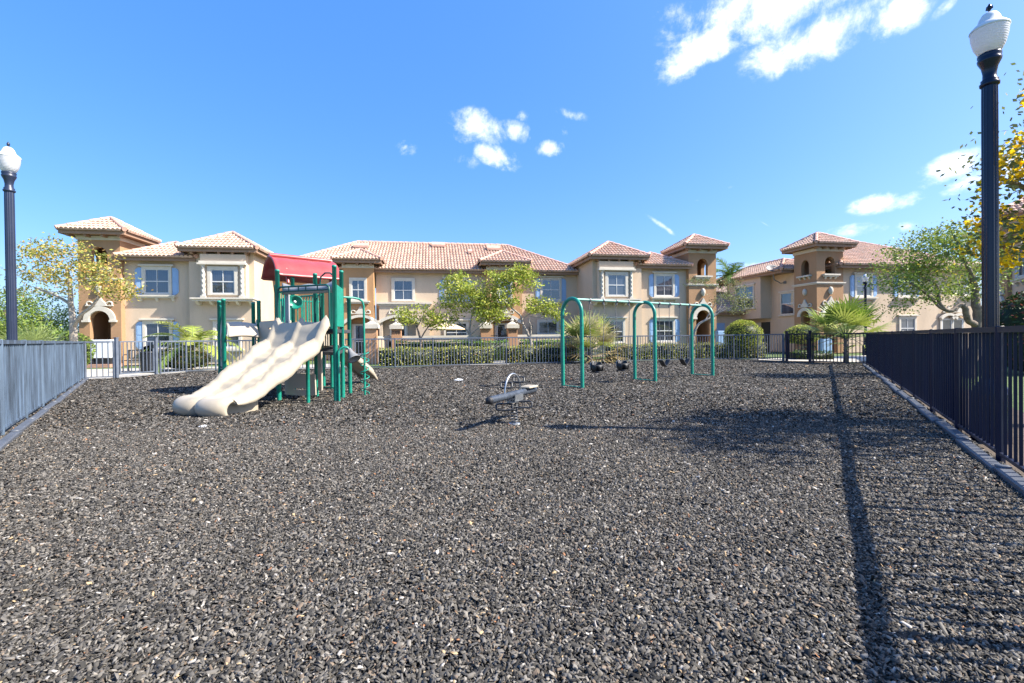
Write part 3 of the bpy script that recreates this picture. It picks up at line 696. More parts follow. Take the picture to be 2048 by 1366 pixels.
for (y0, y1, dens, s_) in ((1.0,3.2,18500,.60),(3.2,6.2,10500,.72)):
    P = band(y0, y1, dens, 1.16, .35); n = len(P); X, Y, Z = rot(n, .50)
    L_ = rng.gamma(5, .0105/5, n)*s_+.003; w_ = L_*rng.uniform(.22,.62,n); h_ = rng.uniform(.0018,.0045,n)*s_
    big = rng.random(n) < .03; L_[big] *= 1.7
    q = box[None]*np.ones((n,1,1))+rng.normal(0,.16,(n,8,3)); q[:,4:,:2] *= .8
    z = relief(P)+rng.uniform(-.004,.020,n)
    V = (q[:,:,0:1]*L_[:,None,None])*X[:,None]+(q[:,:,1:2]*w_[:,None,None])*Y[:,None]+(q[:,:,2:3]*h_[:,None,None])*Z[:,None]
    V += np.stack([P[:,0],P[:,1],z],1)[:,None]
    vs.append(V.reshape(-1,3)); fc.append((bf[None]+(off+8*np.arange(n))[:,None,None]).reshape(-1,4)); off += 8*n
    cl.append(np.repeat(chipcols(n),8,0))
for (y0, y1, dens, s_) in ((6.2,8.8,6800,.86),(8.8,13,3800,1.05),(13,22,2000,1.3)):
    P = band(y0, y1, dens, 1.16, 1.0); n = len(P); X, Y, Z = rot(n, .42 if y1 < 9 else .27)
    L_ = rng.gamma(6, .0115/6, n)*s_+.004; w_ = L_*rng.uniform(.3,.8,n)
    q = np.array([(-1,-1),(1,-1),(1,1),(-1,1)], float)[None]+rng.normal(0,.2,(n,4,2))
    V = (q[:,:,0:1]*L_[:,None,None])*X[:,None]+(q[:,:,1:2]*w_[:,None,None])*Y[:,None]
    V += np.stack([P[:,0],P[:,1],relief(P)+rng.uniform(.006,.022,n)],1)[:,None]
    vs.append(V.reshape(-1,3)); fc.append((np.arange(4)[None]+(off+4*np.arange(n))[:,None])); off += 4*n
    cl.append(np.repeat(chipcols(n),4,0))
mu = npmesh('rubber_mulch', np.concatenate(vs), np.concatenate(fc), MT['chips'], None, np.concatenate(cl))
tag(mu, 'loose black rubber mulch covering the whole playground', 'mulch', kind='stuff'); del vs, fc, cl
m, nt, b = newmat('mulch_base'); N = nt.nodes.new; L = nt.links.new      # the packed layer under the loose chips
g = N('ShaderNodeNewGeometry'); v1 = N('ShaderNodeTexVoronoi'); v1.inputs['Scale'].default_value = 42; L(g.outputs['Position'], v1.inputs['Vector'])
rp = N('ShaderNodeValToRGB'); rp.color_ramp.elements[0].color = (.02,.02,.02,1); rp.color_ramp.elements[1].color = (.14,.135,.125,1)
L(v1.outputs['Color'], rp.inputs['Fac']); L(rp.outputs[0], b.inputs['Base Color']); b.inputs['Roughness'].default_value = .7
bu = N('ShaderNodeBump'); bu.inputs['Strength'].default_value = 1; bu.inputs['Distance'].default_value = .03; L(v1.outputs['Distance'], bu.inputs['Height']); bu.invert = True; L(bu.outputs[0], b.inputs['Normal'])
bpy.data.objects['mulch_bed'].data.materials[0] = m

# ------------------------------------------------------------------ fences
def fence(name, label, pts, m, bay=1.55, h=1.218, pk=.125, t=.0115, posts=True, z0=.0, group=None, skip=()):
    """pts: polyline; every straight bay gets a picket panel, every bay end a post"""
    P = [Vector((p[0], p[1])) for p in pts]; e = thing(name, label, 'fence', (P[0].x, P[0].y, 0), 0, group)
    stops = []
    for a, b in zip(P, P[1:]):
        n = max(1, round((b-a).length/bay))
        for i in range(n): stops.append(a+(b-a)*(i/n))
    stops.append(P[-1])
    for i, (a, b) in enumerate(zip(stops, stops[1:])):
        d = (b-a).normalized(); Ln = (b-a).length
        X = Matrix.Translation((a.x, a.y, 0)) @ Matrix.Rotation(math.atan2(d.y, d.x), 4, 'Z')
        mb = MB(); mb.X = X
        mb.box(.026, Ln-.026, -.026, .026, h-.058, h-.005); mb.box(.026, Ln-.026, -.016, .016, z0+.06, z0+.09)
        n = max(1, int(Ln/pk))
        for k in range(1, n):
            x = Ln*k/n+random.uniform(-.004, .004); l = random.uniform(-.006, .006)
            mb.add([(x-t,-t,z0+.091),(x+t,-t,z0+.091),(x+t,t,z0+.091),(x-t,t,z0+.091),(x-t+l,-t,h-.059),(x+t+l,-t,h-.059),(x+t+l,t,h-.059),(x-t+l,t,h-.059)],[(0,1,5,4),(1,2,6,5),(2,3,7,6),(3,0,4,7)])
        mb.build('picket_panel', MT[m], e)
    for i, a in enumerate(stops):
        if i in skip: continue
        mb = MB(); mb.X = Matrix.Translation((a.x, a.y, 0)); mb.bbox(-.025, .025, -.025, .025, -.03, h+.002, .006); mb.build('post', MT[m], e)
    return e
fence('metal_fence', 'sunlit grey-blue picket fence running past the left street lamp', [tuple(LF1), tuple(LF0)], 'fencesunlit')
fence('metal_fence', 'shaded navy picket fence running past the right street lamp', [tuple(RF1), tuple(RF0)], 'fence', t=.0098)
G1, G2 = Vector(BK[1]), Vector(BK[2]); G3, G4 = Vector((11.92,19.75)), Vector((12.30,18.78))
fence('metal_fence', 'short picket fence section between the left fence and the left gate', [BK[0], tuple(G1+Vector((-.06,-.04)))], 'fencelit', bay=2)
fence('metal_fence', 'long sunlit grey curved picket fence in front of the hedges and houses', [tuple(G2+Vector((.05,.12)))]+BK[3:-2]+[tuple(G3+Vector((-.05,.12)))], 'fencelit', bay=1.8)
fence('metal_fence', 'short shaded picket fence section in front of the right fan palm', [tuple(G4+Vector((.05,-.11))), BK[-1]], 'fence', bay=2.2)
def gate(label, a, b, m):
    d = (b-a).normalized(); Ln = (b-a).length; e = thing('metal_gate', label, 'gate', (a.x, a.y, 0), math.atan2(d.y, d.x))
    for x in (0, Ln):
        mb = MB(); mb.bbox(x-.045, x+.045, -.045, .045, -.03, 1.31, .01); mb.box(x-.052, x+.052, -.052, .052, 1.311, 1.335); mb.build('gate_post', MT[m], e, local=True)
    mb = MB(); x0, x1 = .085, Ln-.085
    for q in ((x0,x0+.04,.12,1.21),(x1-.04,x1,.12,1.21),(x0+.04,x1-.04,.12,.16),(x0+.04,x1-.04,1.17,1.21)): mb.box(q[0],q[1],-.02,.02,q[2],q[3])
    n = int((x1-x0)/.125)
    for k in range(1, n): x = x0+(x1-x0)*k/n; mb.box(x-.011,x+.011,-.011,.011,.161,1.169)
    mb.build('gate_leaf', MT[m], e, local=True)
    mb = MB(); mb.box(x1-.07,x1-.041,-.05,.05,.95,1.08); mb.build('latch', MT['blackmetal'], e, local=True)
    return e
gate('sunlit grey-blue metal gate beside the left tower', G1, G2, 'fencelit')
gate('shaded navy metal gate beside the right fan palm', G3, G4, 'fence')

def timbers(a, d, n, side, group, label, L0=1.22):
    nr = Vector((-d.y, d.x))*side; first = None
    for i in range(n):
        p = a+d*(L0*i)+nr*(.10+random.uniform(-.012,.012))
        e = thing('border_timber', label, 'edging', (p.x, p.y, 0), math.atan2(d.y, d.x)+random.uniform(-.015,.015), group)
        if first is None:
            mb = MB(); mb.bbox(.01, L0+.05, -.05, .05, -.04, .060, .014); mb.build('beam', MT['timber'], e, local=True)
            mb = MB(); mb.lathe([(.05,0),(.05,.012),(.02,.016)], (.06,0,.0605), 10); mb.build('stake_cap', MT['timber'], e, local=True); first = e
        else:
            for ch in first.children: c = ch.copy(); C.objects.link(c); c.parent = e
        e.rotation_euler.y = random.uniform(-.008, .008)
timbers(LF1-LFdir*.1*0+(-LFdir)*.15, -LFdir, 10, 1, 'plastic border timbers along the left fence', 'grey plastic border timber lying along the foot of the sunlit left fence')
timbers(RF1-RFdir*.2, -RFdir, 16, -1, 'plastic border timbers along the right fence', 'dark plastic border timber lying along the foot of the navy right fence')
def backtimbers():
    first = None
    for a, b in zip(BK[3:-4], BK[4:-3]):
        a, b = Vector(a), Vector(b); n = max(1, round((b-a).length/1.25)); d = (b-a)/n; nr = Vector((d.y, -d.x)).normalized()*.11
        for i in range(n):
            p = a+d*i+nr; e = thing('border_timber', 'black border timber at the foot of the curved back fence', 'edging', (p.x,p.y,0), math.atan2(d.y,d.x), 'border timbers along the back fence')
            mb = MB(); mb.bbox(.01, d.length-.01, -.05, .05, -.04, .05, .012); mb.build('beam', MT['rubber'], e, local=True)
backtimbers()

# ------------------------------------------------------------------ street lamps
def lamp(x, y, label, m, h=4.42):
    e = thing('street_lamp', label, 'street lamp', (x, y, 0))
    k = h-4.42
    mb = MB(); mb.lathe([(.16,-.05),(.16,.5),(.12,.58),(.068,.66),(.066,3.70+k),(.065,3.84+k)], n=32, flute=.07); mb.build('pole', MT[m], e, local=True)
    mb = MB(); mb.lathe([(.066,3.841+k),(.080,3.85+k),(.083,3.875+k),(.068,3.89+k),(.073,3.91+k),(.058,3.925+k),(.056,3.98+k),(.068,4.05+k),(.095,4.11+k),(.100,4.135+k),(.088,4.145+k),(.098,4.17+k),(.097,4.19+k),(.08,4.20+k)], n=28); mb.build('capital', MT[m], e, local=True)
    mb = MB(); mb.lathe([(.08,4.201+k),(.098,4.215+k),(.128,4.28+k),(.148,4.37+k),(.155,4.45+k)], n=36); g_ = mb.build('globe', MT['globe'], e, local=True)
    mb = MB(); mb.lathe([(.157,4.451+k),(.162,4.458+k),(.160,4.47+k),(.120,4.515+k),(.098,4.53+k),(.084,4.58+k),(.060,4.625+k),(.035,4.64+k),(.015,4.642+k)], n=32); c_ = mb.build('lamp_cap', MT['lampcap'], e, local=True)
    mb = MB(); mb.lathe([(.016,4.643+k),(.010,4.66+k),(.02,4.68+k),(.024,4.70+k),(.01,4.73+k),(.003,4.74+k)], n=10)
    for i in range(4):
        a = i*PI/2; mb.add([(0,0,4.66+k),(.032*math.cos(a),.032*math.sin(a),4.68+k),(.024*math.cos(a+.3),.024*math.sin(a+.3),4.715+k),(0,0,4.71+k)],[(0,1,2,3)])
    mb.build('finial', MT[m], c_, local=True)
    return e
p = at(1981, 640, 4.98); l1 = lamp(p.x, p.y, 'tall navy street lamp just outside the dark right fence, nearest of the lamps', 'navy', 4.42)
p = at(23.5, 640, 8.15); l2 = lamp(p.x, p.y, 'grey fluted street lamp behind the sunlit left fence', 'greypole', 4.45)
p = at(1731, 640, 25.5); l3 = lamp(p.x, p.y, 'small far street lamp with a dark pole in front of the corner house', 'navy', 4.3)
l1.rotation_euler.z = .4

# ------------------------------------------------------------------ play structure
PS = thing('play_structure', 'green play structure with cream double slide and red roof', 'play structure', (-4.0, 9.2, 0))
def pole(x, y, top, r=.041, m='green', z0=-.05, name='post', parent=None):
    mb = MB(); mb.lathe([(r,z0),(r,top-.05),(r*1.08,top-.049),(r*1.08,top-.02),(r*.8,top-.004),(.003,top)], (x,y,0), 16); return mb.build(name, MT[m], parent or PS)
pA, pB, pC, pD = (-4.54,8.84), (-3.29,8.47), (-3.385,9.07), (-4.02,9.33)
pE, pF, pH, pI, pJ = (-4.73,11.4), (-3.49,9.77), (-4.78,9.95), (-4.2,10.6), (-5.58,10.8)
for q, tz in ((pA,2.55),(pB,2.56),(pC,2.55),(pD,2.54),(pE,2.5),(pI,2.5),(pJ,2.5),(pH,2.55),(pF,2.08)): pole(*q, tz)
pole(-3.76, 8.36, 1.12, .033)                                        # thin brace post under the slide
p1, p2, p3, p4 = (-6.17,9.75), (-6.55,10.2), (-5.72,10.3), (-6.1,10.75)
for q in (p1,p2,p3,p4): pole(*q, 2.08)
# decks
def deck(pts, z, th=.07, name='deck', m='deck'):
    mb = MB(); mb.prism([tuple(q) for q in pts], z-th, z, 'z'); return mb.build(name, MT[m], PS, bevel=.008)
deck([pA,pB,pC,(-3.35,9.45),(-4.2,10.55),pE,pJ,(-4.8,9.95)], 1.37)
mb = MB(); q0, q1, q2, q3 = (-4.02,9.28,.93), (-3.30,8.62,.93), (-3.47,9.72,1.04), (-4.05,10.3,1.06)
mb.add([q0,q1,q2,q3]+[(a,b,c-.06) for a,b,c in (q0,q1,q2,q3)], [(0,1,2,3),(7,6,5,4),(0,4,5,1),(1,5,6,2),(2,6,7,3),(3,7,4,0)]); mb.build('step_deck', MT['deck'], PS, bevel=.006)
# double slide
SL, SR, EL_, ER_ = Vector((-4.50,8.78,0)), Vector((-3.42,8.42,0)), Vector((-5.34,7.26,0)), Vector((-4.42,6.88,0))
TB = [(0,1.50,.11),(.04,1.40,.13),(.08,1.20,.16),(.13,1.01,.17),(.2,.925,.20),(.29,.85,.20),(.35,.735,.19),(.42,.62,.19),(.47,.565,.20),(.54,.515,.20),(.6,.445,.19),(.68,.33,.16),(.76,.265,.13),(.84,.245,.08),(.90,.245,.03),(1,.262,.012)]
def tab(t, k):
    for a, b in zip(TB, TB[1:]):
        if t <= b[0]: f = (t-a[0])/(b[0]-a[0]); f = f*f*(3-2*f)*.5+f*.5; return a[k]+(b[k]-a[k])*f
    return TB[-1][k]
fw = ((EL_+ER_)-(SL+SR)).normalized()
vv = [-1.10,-1.09,-1.06,-1.0,-.95,-.90,-.85,-.78,-.68,-.58,-.5,-.42,-.32,-.22,-.15,-.10,-.05]; vv = vv+[0]+[-q for q in vv[::-1]]
def prof(v, t):
    a = abs(v); rh = tab(min(t,1), 2); flare = .055*math.exp(-((a-.5)/.22)**2) if a < 1 else 0
    if a > 1.0: return rh*(1-((a-1)/.10)**2)-.08*((a-1)/.1)**2
    return rh*max(math.exp(-((a-1)/.085)**2), .80*math.exp(-(a/.065)**2))-.35*flare
G = []
T_ = [i/70 for i in range(71)]
for t in T_:
    row = []
    for v in vv:
        f = (v+1)/2; c = (SL+(SR-SL)*f)*(1-t)+(EL_+(ER_-EL_)*f)*t; k = max(0, (t-.80)/.2); k = k*k
        cc = min(1, abs(abs(v)-.53)/.57); c = c-fw*(.17*(1-math.sqrt(max(0,1-cc*cc)))*k)
        row.append((c.x, c.y, tab(t,1)+prof(v,t)*(1 if t < .93 else 1-(t-.93)/.07*.6)))
    G.append(row)
for i in range(1, 10):                                               # rolled noses
    ph = i/9*math.radians(165); row = []
    for j, v in enumerate(vv):
        x, y, z = G[70][j]; rr = .125; gr = .035*math.exp(-(v/.09)**2)
        row.append((x+fw.x*(rr*math.sin(ph)-gr), y+fw.y*(rr*math.sin(ph)-gr), z-rr*(1-math.cos(ph))))
    G.append(row)
mb = MB(); mb.grid(G); sl = mb.build('double_slide', MT['slide'], PS, solid=.028)
lat = (ER_-EL_).normalized()
for sgn, base in ((0, EL_+(ER_-EL_)*.25), (1, EL_+(ER_-EL_)*.75)):   # moulded feet under the exit
    mb = MB(); P = []
    for i in range(25):
        a = 2*PI*i/24; ca, sa = math.cos(a), math.sin(a)
        q = base-fw*(.36+(.34+.04*math.sin(3*a))*ca)+lat*(.165+.02*math.cos(4*a))*sa; P.append(q)
    G2_ = [[(q.x,q.y,z) for q in P] for z in (-.02,.05,.12,.17)]
    mb.grid(G2_); mb.add([(q.x,q.y,.17) for q in P[:-1]], [tuple(range(24))]); mb.build('slide_foot', MT['slide'], sl)
# hood at the slide top: tube frame, bars, wavy panel
def P3(a, b, t, z): return Vector((a[0]+(b[0]-a[0])*t, a[1]+(b[1]-a[1])*t, z))
off = Vector((-.02,-.06,0))
mb = MB(); fr = [P3(pA,pB,.05,1.40),P3(pA,pB,.05,2.08),P3(pA,pB,.06,2.15),P3(pA,pB,.10,2.19),P3(pA,pB,.90,2.19),P3(pA,pB,.945,2.15),P3(pA,pB,.95,2.08),P3(pA,pB,.95,1.40)]
mb.tube([q+off for q in fr], .019, 8); mb.tube([P3(pA,pB,.06,2.10)+off, P3(pA,pB,.94,2.10)+off], .015, 8)
for t in (.25,.42,.55,.75): mb.tube([P3(pA,pB,t,2.10)+off, P3(pA,pB,t,2.19)+off], .012, 6)
mb.build('slide_hood', MT['darkgreen'], PS)
mb = MB(); n = 30; G = []
o2 = Vector((.03,.10,0))
for i in range(n+1):
    t = .03+.94*i/n; zt = 2.225+.022*math.cos(t*2*PI*2.0)+.055*abs(2*t-1)**2.5; G.append([P3(pA,pB,t,2.06)+o2, P3(pA,pB,t,zt)+o2])
mb.grid(G); mb.build('wave_panel', MT['greyplastic'], PS, solid=.03)
for t in (.09,.93):
    mb = MB(); a = P3(pA,pB,t-.035,1.38)+o2; b = P3(pA,pB,t+.035,1.38)+o2; mb.add([tuple(a),tuple(b),(b.x,b.y,2.06),(a.x,a.y,2.06)],[(0,1,2,3)]); mb.build('side_panel', MT['greyplastic'], PS, solid=.03)
# baluster screen behind (between rear posts) and other barriers
def screen(a, b, z0, z1, n, m='green', r=.013):
    mb = MB(); a, b = Vector((*a,0)), Vector((*b,0))
    mb.tube([a+Vector((0,0,z1)), b+Vector((0,0,z1))], .018, 8); mb.tube([a+Vector((0,0,z0)), b+Vector((0,0,z0))], .018, 8)
    for i in range(1, n): q = a+(b-a)*(i/n); mb.tube([q+Vector((0,0,z0)), q+Vector((0,0,z1))], r, 6)
    return mb.build('barrier', MT[m], PS)
screen(pA, (-4.78,9.92), 1.45, 2.12, 7); screen((-4.78,9.95), pJ, 1.45, 2.12, 9); screen(pJ, pE, 1.45, 2.12, 9); screen((-4.65,9.95), (-4.02,9.6), 1.45, 2.12, 8)
mb = MB(); a, b = Vector((*pB,0)), Vector((*pC,0)); G = []                 # ribbed solid panel
nn = Vector((b-a).yx.to_3d() if False else ((b-a).y, -(b-a).x, 0)).normalized()
for i in range(41):
    t = .04+.92*i/40; w_ = .012*(1 if (i//4)%2 else 0); q = a+(b-a)*t+nn*w_; zt = 2.20-.03*i/40; G.append([(q.x,q.y,1.42),(q.x,q.y,zt)])
mb.grid(G, False); mb.build('solid_panel', MT['green'], PS, solid=.03)
mb = MB(); q0 = P3(pB,pD,.12,0); q1 = P3(pB,pD,.92,0)                        # dark hand loop
lp = [(q0.x,q0.y,1.45),(q0.x,q0.y,2.42)]+[(q0.x+(q1.x-q0.x)*(.5-.5*math.cos(PI*i/10)), q0.y+(q1.y-q0.y)*(.5-.5*math.cos(PI*i/10)), 2.42-.06*i/10+.09*math.sin(PI*i/10)) for i in range(1,10)]+[(q1.x,q1.y,2.36),(q1.x,q1.y,1.45)]
lp = [(-3.42,8.75,2.40),(-3.5,8.8,2.46),(-3.62,8.86,2.47),(-3.72,8.9,2.40),(-3.75,8.92,2.25),(-3.75,8.92,1.5),(-3.77,8.93,1.42),(-3.85,8.97,1.42),(-3.87,8.98,1.5),(-3.87,8.98,1.9),(-3.83,8.96,2.0)]
mb.tube(lp, .016, 8); mb.build('hand_loop', MT['darkgreen'], PS)
# bubble dish
mb = MB(); c = Vector((-4.33,9.12,1.93)); mb.lathe([(.01,-.09),(.07,-.085),(.125,-.03),(.142,0),(.138,.012),(.115,0),(.08,-.04),(.045,-.05),(.01,-.05)], c, 28, (.25,-.95,.05)); bd = mb.build('talk_dish', MT['green'], PS)
mb = MB(); mb.ball(c+Vector((.25,-.95,.05))*.05, .028, 10); mb.build('hub', MT['lampcap'], bd)
# red roof
FL, FR, BL, BR = Vector((-4.92,9.75,2.57)), Vector((-4.02,10.58,2.57)), Vector((-5.82,10.78,2.60)), Vector((-4.92,11.6,2.60))
RL, RR = (FL+BL)/2, (FR+BR)/2; RL.z = RR.z = 3.06
for e0, e1 in ((FL, FR), (BL, BR)):
    mb = MB(); G = []; outw = ((e0+e1)/2-(RL+RR)/2); outw.z = 0; outw.normalize()
    for i in range(25):
        s_ = -.07+1.14*i/24; row = []
        for j in range(15):
            t = j/14; q = (RL+(RR-RL)*s_)*(1-t)+(e0+(e1-e0)*s_)*t
            q = q+outw*(.07*math.sin(PI*min(1,t*1.05))+(.05*max(0,t-.85)/.15))+Vector((0,0,.10*math.sin(PI*t)*.8+.02*math.sin(s_*PI*3)**2*math.sin(PI*t)))
            edge = max(0, abs(s_-.5)-.52)/.05; q.z += .03*edge
            row.append(tuple(q))
        G.append(row)
    mb.grid(G); mb.build('roof_panel', MT['red'], PS, solid=.035)
mb = MB(); mb.tube([RL+(RL-RR)*.06+Vector((0,0,.03)), RR+(RR-RL)*.06+Vector((0,0,.03))], .05, 12)
for e in (FL+(FR-FL)*.12, FL+(FR-FL)*.88): mb.tube([e+Vector((-.1,.1,.16)), e+Vector((-.02,.02,-.16))], .035, 10)
mb.build('roof_ridge', MT['red'], PS)
# crawl house between the four left posts
mb = MB(); G = []
for i in range(21):
    s_ = i/20; row = []
    for j in range(11):
        t = j/10; a = Vector((-6.25,9.96,1.57)); b = Vector((-5.78,10.30,1.545)); c = Vector((-6.03,9.68,1.26)); d = Vector((-5.58,10.07,1.25))
        q = (a+(b-a)*s_)*(1-t)+(c+(d-c)*s_)*t; q.z += .05*math.sin(PI*t)+.03*math.sin(PI*s_); row.append(tuple(q))
    G.append(row)
mb.grid(G); mb.build('crawl_house_roof', MT['tanplastic'], PS, solid=.04)
def plate(pts, hole, name='panel', m='tanplastic', th=.03):
    """flat moulded plate in a vertical plane through two ground points; pts/hole as (t,z)"""
    a, b, P, Hh = pts; mb = MB(); n = len(P)
    A_ = [P3(a,b,t,z) for t,z in P]; B_ = [P3(a,b,t,z) for t,z in Hh]
    mb.add([tuple(q) for q in A_+B_], [(i,(i+1)%n,n+(i+1)%n,n+i) for i in range(n)]); return mb.build(name, MT[m], PS, solid=th)
ho = [(.04,.55),(.04,1.30),(.25,1.52),(.5,1.66),(.75,1.52),(.96,1.30),(.96,.55)]
hi_ = [(.22,.70),(.22,1.18),(.34,1.31),(.5,1.42),(.66,1.31),(.78,1.18),(.78,.70)]
plate(((-6.17,9.75),(-6.55,10.2),ho,hi_), 0, 'crawl_house_panel'); plate(((-5.72,10.3),(-6.1,10.75),ho,hi_), 0, 'crawl_house_panel')
deck([p1,p3,p4,p2], .62, .06, 'crawl_deck')
mb = MB(); mb.tube([(-6.36,10.0,.7),(-6.36,10.0,1.86),(-6.40,10.03,1.93),(-6.48,10.12,1.95)], .017, 8); mb.tube([(-6.28,9.9,.7),(-6.28,9.9,1.3)], .014, 8); mb.build('grab_bar', MT['green'], PS)
mb = MB()
for zz in (.8,1.0,1.2): mb.tube([(-6.17,9.75,zz),(-6.55,10.2,zz)], .012, 6)
mb.build('rung', MT['green'], PS)
so_ = [(.0,.6),(.0,1.56),(.05,1.60),(.95,1.62),(1,1.58),(1,.6)]; si_ = [(.3,1.42),(.3,1.44),(.32,1.45),(.8,1.46),(.82,1.45),(.82,1.42)]
plate(((-5.66,10.25),(-4.72,9.75),so_,si_), 0, 'slot_panel')
# panels under the deck
plate(((-4.50,9.02),(-3.82,8.86),[(0,.10),(.02,.50),(.5,.52),(.98,.50),(1,.10),(.5,.08)],[(.28,.20),(.28,.22),(.5,.23),(.72,.22),(.72,.20),(.5,.19)]), 0, 'under_deck_panel')
mb = MB(); mb.X = Matrix.Translation((-3.78,8.95,0)) @ Matrix.Rotation(-.3,4,'Z'); mb.bbox(-.05,.05,-.02,.02,.18,.95,.01); mb.build('support_plate', MT['tanplastic'], PS)
mb = MB()
for i in range(9):
    q = P3((-4.6,11.15),(-3.75,10.1),i/8,0); mb.X = Matrix.Translation((q.x,q.y,0)) @ Matrix.Rotation(-.85,4,'Z'); mb.box(-.045,.045,-.02,.02,1.03,1.36)
mb.X = Matrix.Identity(4); mb.build('ribbed_panel', MT['tanplastic'], PS)
mb = MB()
for i in range(7):
    for j in range(6):
        q = P3((-4.58,9.1),(-4.30,9.05),i/6,.42+j*.085); mb.X = Matrix.Translation(q); mb.box(-.016,.016,-.012,.012,0,.052)
mb.X = Matrix.Identity(4); mb.build('mesh_panel', MT['tanplastic'], PS)
# small rear slide
a, b = Vector((-4.46,11.15,1.0)), Vector((-3.93,12.45,.10)); d = (b-a); d.z = 0; d.normalize(); l_ = Vector((-d.y, d.x, 0)); G = []
for i in range(31):
    t = i/30; z = 1.0*(1-t)+.10*t+.10*math.sin(PI*t)*(1 if t < .5 else 1)*.3+(.08*max(0,.12-t)/.12); c = a+(b-a)*t; row = []
    for v in (-1.15,-1.1,-1,-.9,-.75,0,.75,.9,1,1.1,1.15):
        h = .16*math.exp(-((abs(v)-1)/.13)**2)*(1 if t < .9 else (1-t)/.1); row.append((c.x+l_.x*v*.24, c.y+l_.y*v*.24, z+h-(.06 if abs(v) > 1.12 else 0)))
    G.append(row)
mb = MB(); mb.grid(G); mb.build('small_slide', MT['slide'], PS, solid=.03)
# spiral climber
mb = MB(); c = Vector((-3.06,9.42,0))
mb.tube([(-3.40,9.09,2.02),(-3.22,9.26,2.02),(-3.13,9.35,2.0),(-3.08,9.40,1.95),(c.x,c.y,1.85),(c.x,c.y,-.05)], .021, 10); cp = mb.build('climber_pole', MT['green'], PS)
mb = MB(); mb.tube([(c.x+.088*math.cos(2*PI*i/16), c.y+.088*math.sin(2*PI*i/16), .04+.86*i/80) for i in range(81)], .011, 6); mb.build('spiral_rung', MT['green'], cp)
# talk horn
mb = MB(); mb.tube([(-3.22,8.44,-.03),(-3.22,8.44,.95),(-3.19,8.45,1.0),(-3.14,8.47,1.03),(-3.08,8.5,1.02),(-3.04,8.52,.97)], .021, 10); hp = mb.build('horn_pipe', MT['green'], PS)
mb = MB(); hx = Vector((.5,-.35,-.75)).normalized(); mb.lathe([(.035,0),(.045,.07),(.065,.14),(.10,.21),(.118,.235),(.118,.245),(.095,.215),(.05,.12),(.02,.10)], (-3.05,8.52,.99), 24, hx); mb.build('horn', MT['greyrubber'], hp)
mb = MB(); mb.tube([(-4.02,9.33,.2),(-3.385,9.07,.2)], .014, 6); mb.tube([(-4.02,9.33,.93),(-3.385,9.07,.93)], .014, 6); mb.build('brace_bar', MT['darkgreen'], PS)

# ------------------------------------------------------------------ swing set
s0 = Vector((1.383,10.5,0)); sdv = Vector((.833,.553,0)).normalized(); spv = Vector((sdv.y,-sdv.x,0))
SW = thing('swing_set', 'green swing set with three arches and a top beam', 'swing set', tuple(s0), math.atan2(sdv.y, sdv.x))
SP = 2.49; wv = .335; ah = 2.10
for i in range(3):
    mb = MB(); x = SP*i; n = 20
    pts = [(x,-wv,-.05),(x,-wv,ah-wv-.045)]+[(x,-wv*math.cos(PI*k/n),ah-wv-.045+wv*math.sin(PI*k/n)) for k in range(1,n)]+[(x,wv,ah-wv-.045),(x,wv,-.05)]
    mb.tube(pts, .044, 14); ao = mb.build('arch_post', MT['green'], SW, local=True)
    mb = MB(); mb.tube([(x,-wv+.05,.03),(x,wv-.05,.03)], .014, 8); mb.build('ground_bar', MT['green'], ao, local=True)
    mb = MB()
    for sg in (-1,1): mb.lathe([(.0475,0),(.0475,.03)], (x,sg*wv,1.42), 14)
    mb.build('pipe_collar', MT['green'], ao, local=True)
mb = MB(); mb.tube([(.04,0,ah-.055),(2*SP-.04,0,ah-.055)], .029, 14); bm_ = mb.build('top_beam', MT['palegreen'], SW, local=True)
def hang(px):                         # distance along the beam for a hanger seen at image x
    d = ray(px, 600); k = d[0]/d[1]; return (k*s0.y-s0.x)/(sdv.x-k*sdv.y)
HG = [hang(x) for x in (1179.5,1206.6,1232.8,1257,1317.7,1338.5,1359,1378)]
for x in HG:
    mb = MB(); mb.lathe([(.045,-.02),(.045,.02)], (x,0,ah-.055), 12, (1,0,0)); mb.box(x-.012,x+.012,-.02,.02,ah-.15,ah-.09); mb.build('hanger', MT['chain'], bm_, local=True)
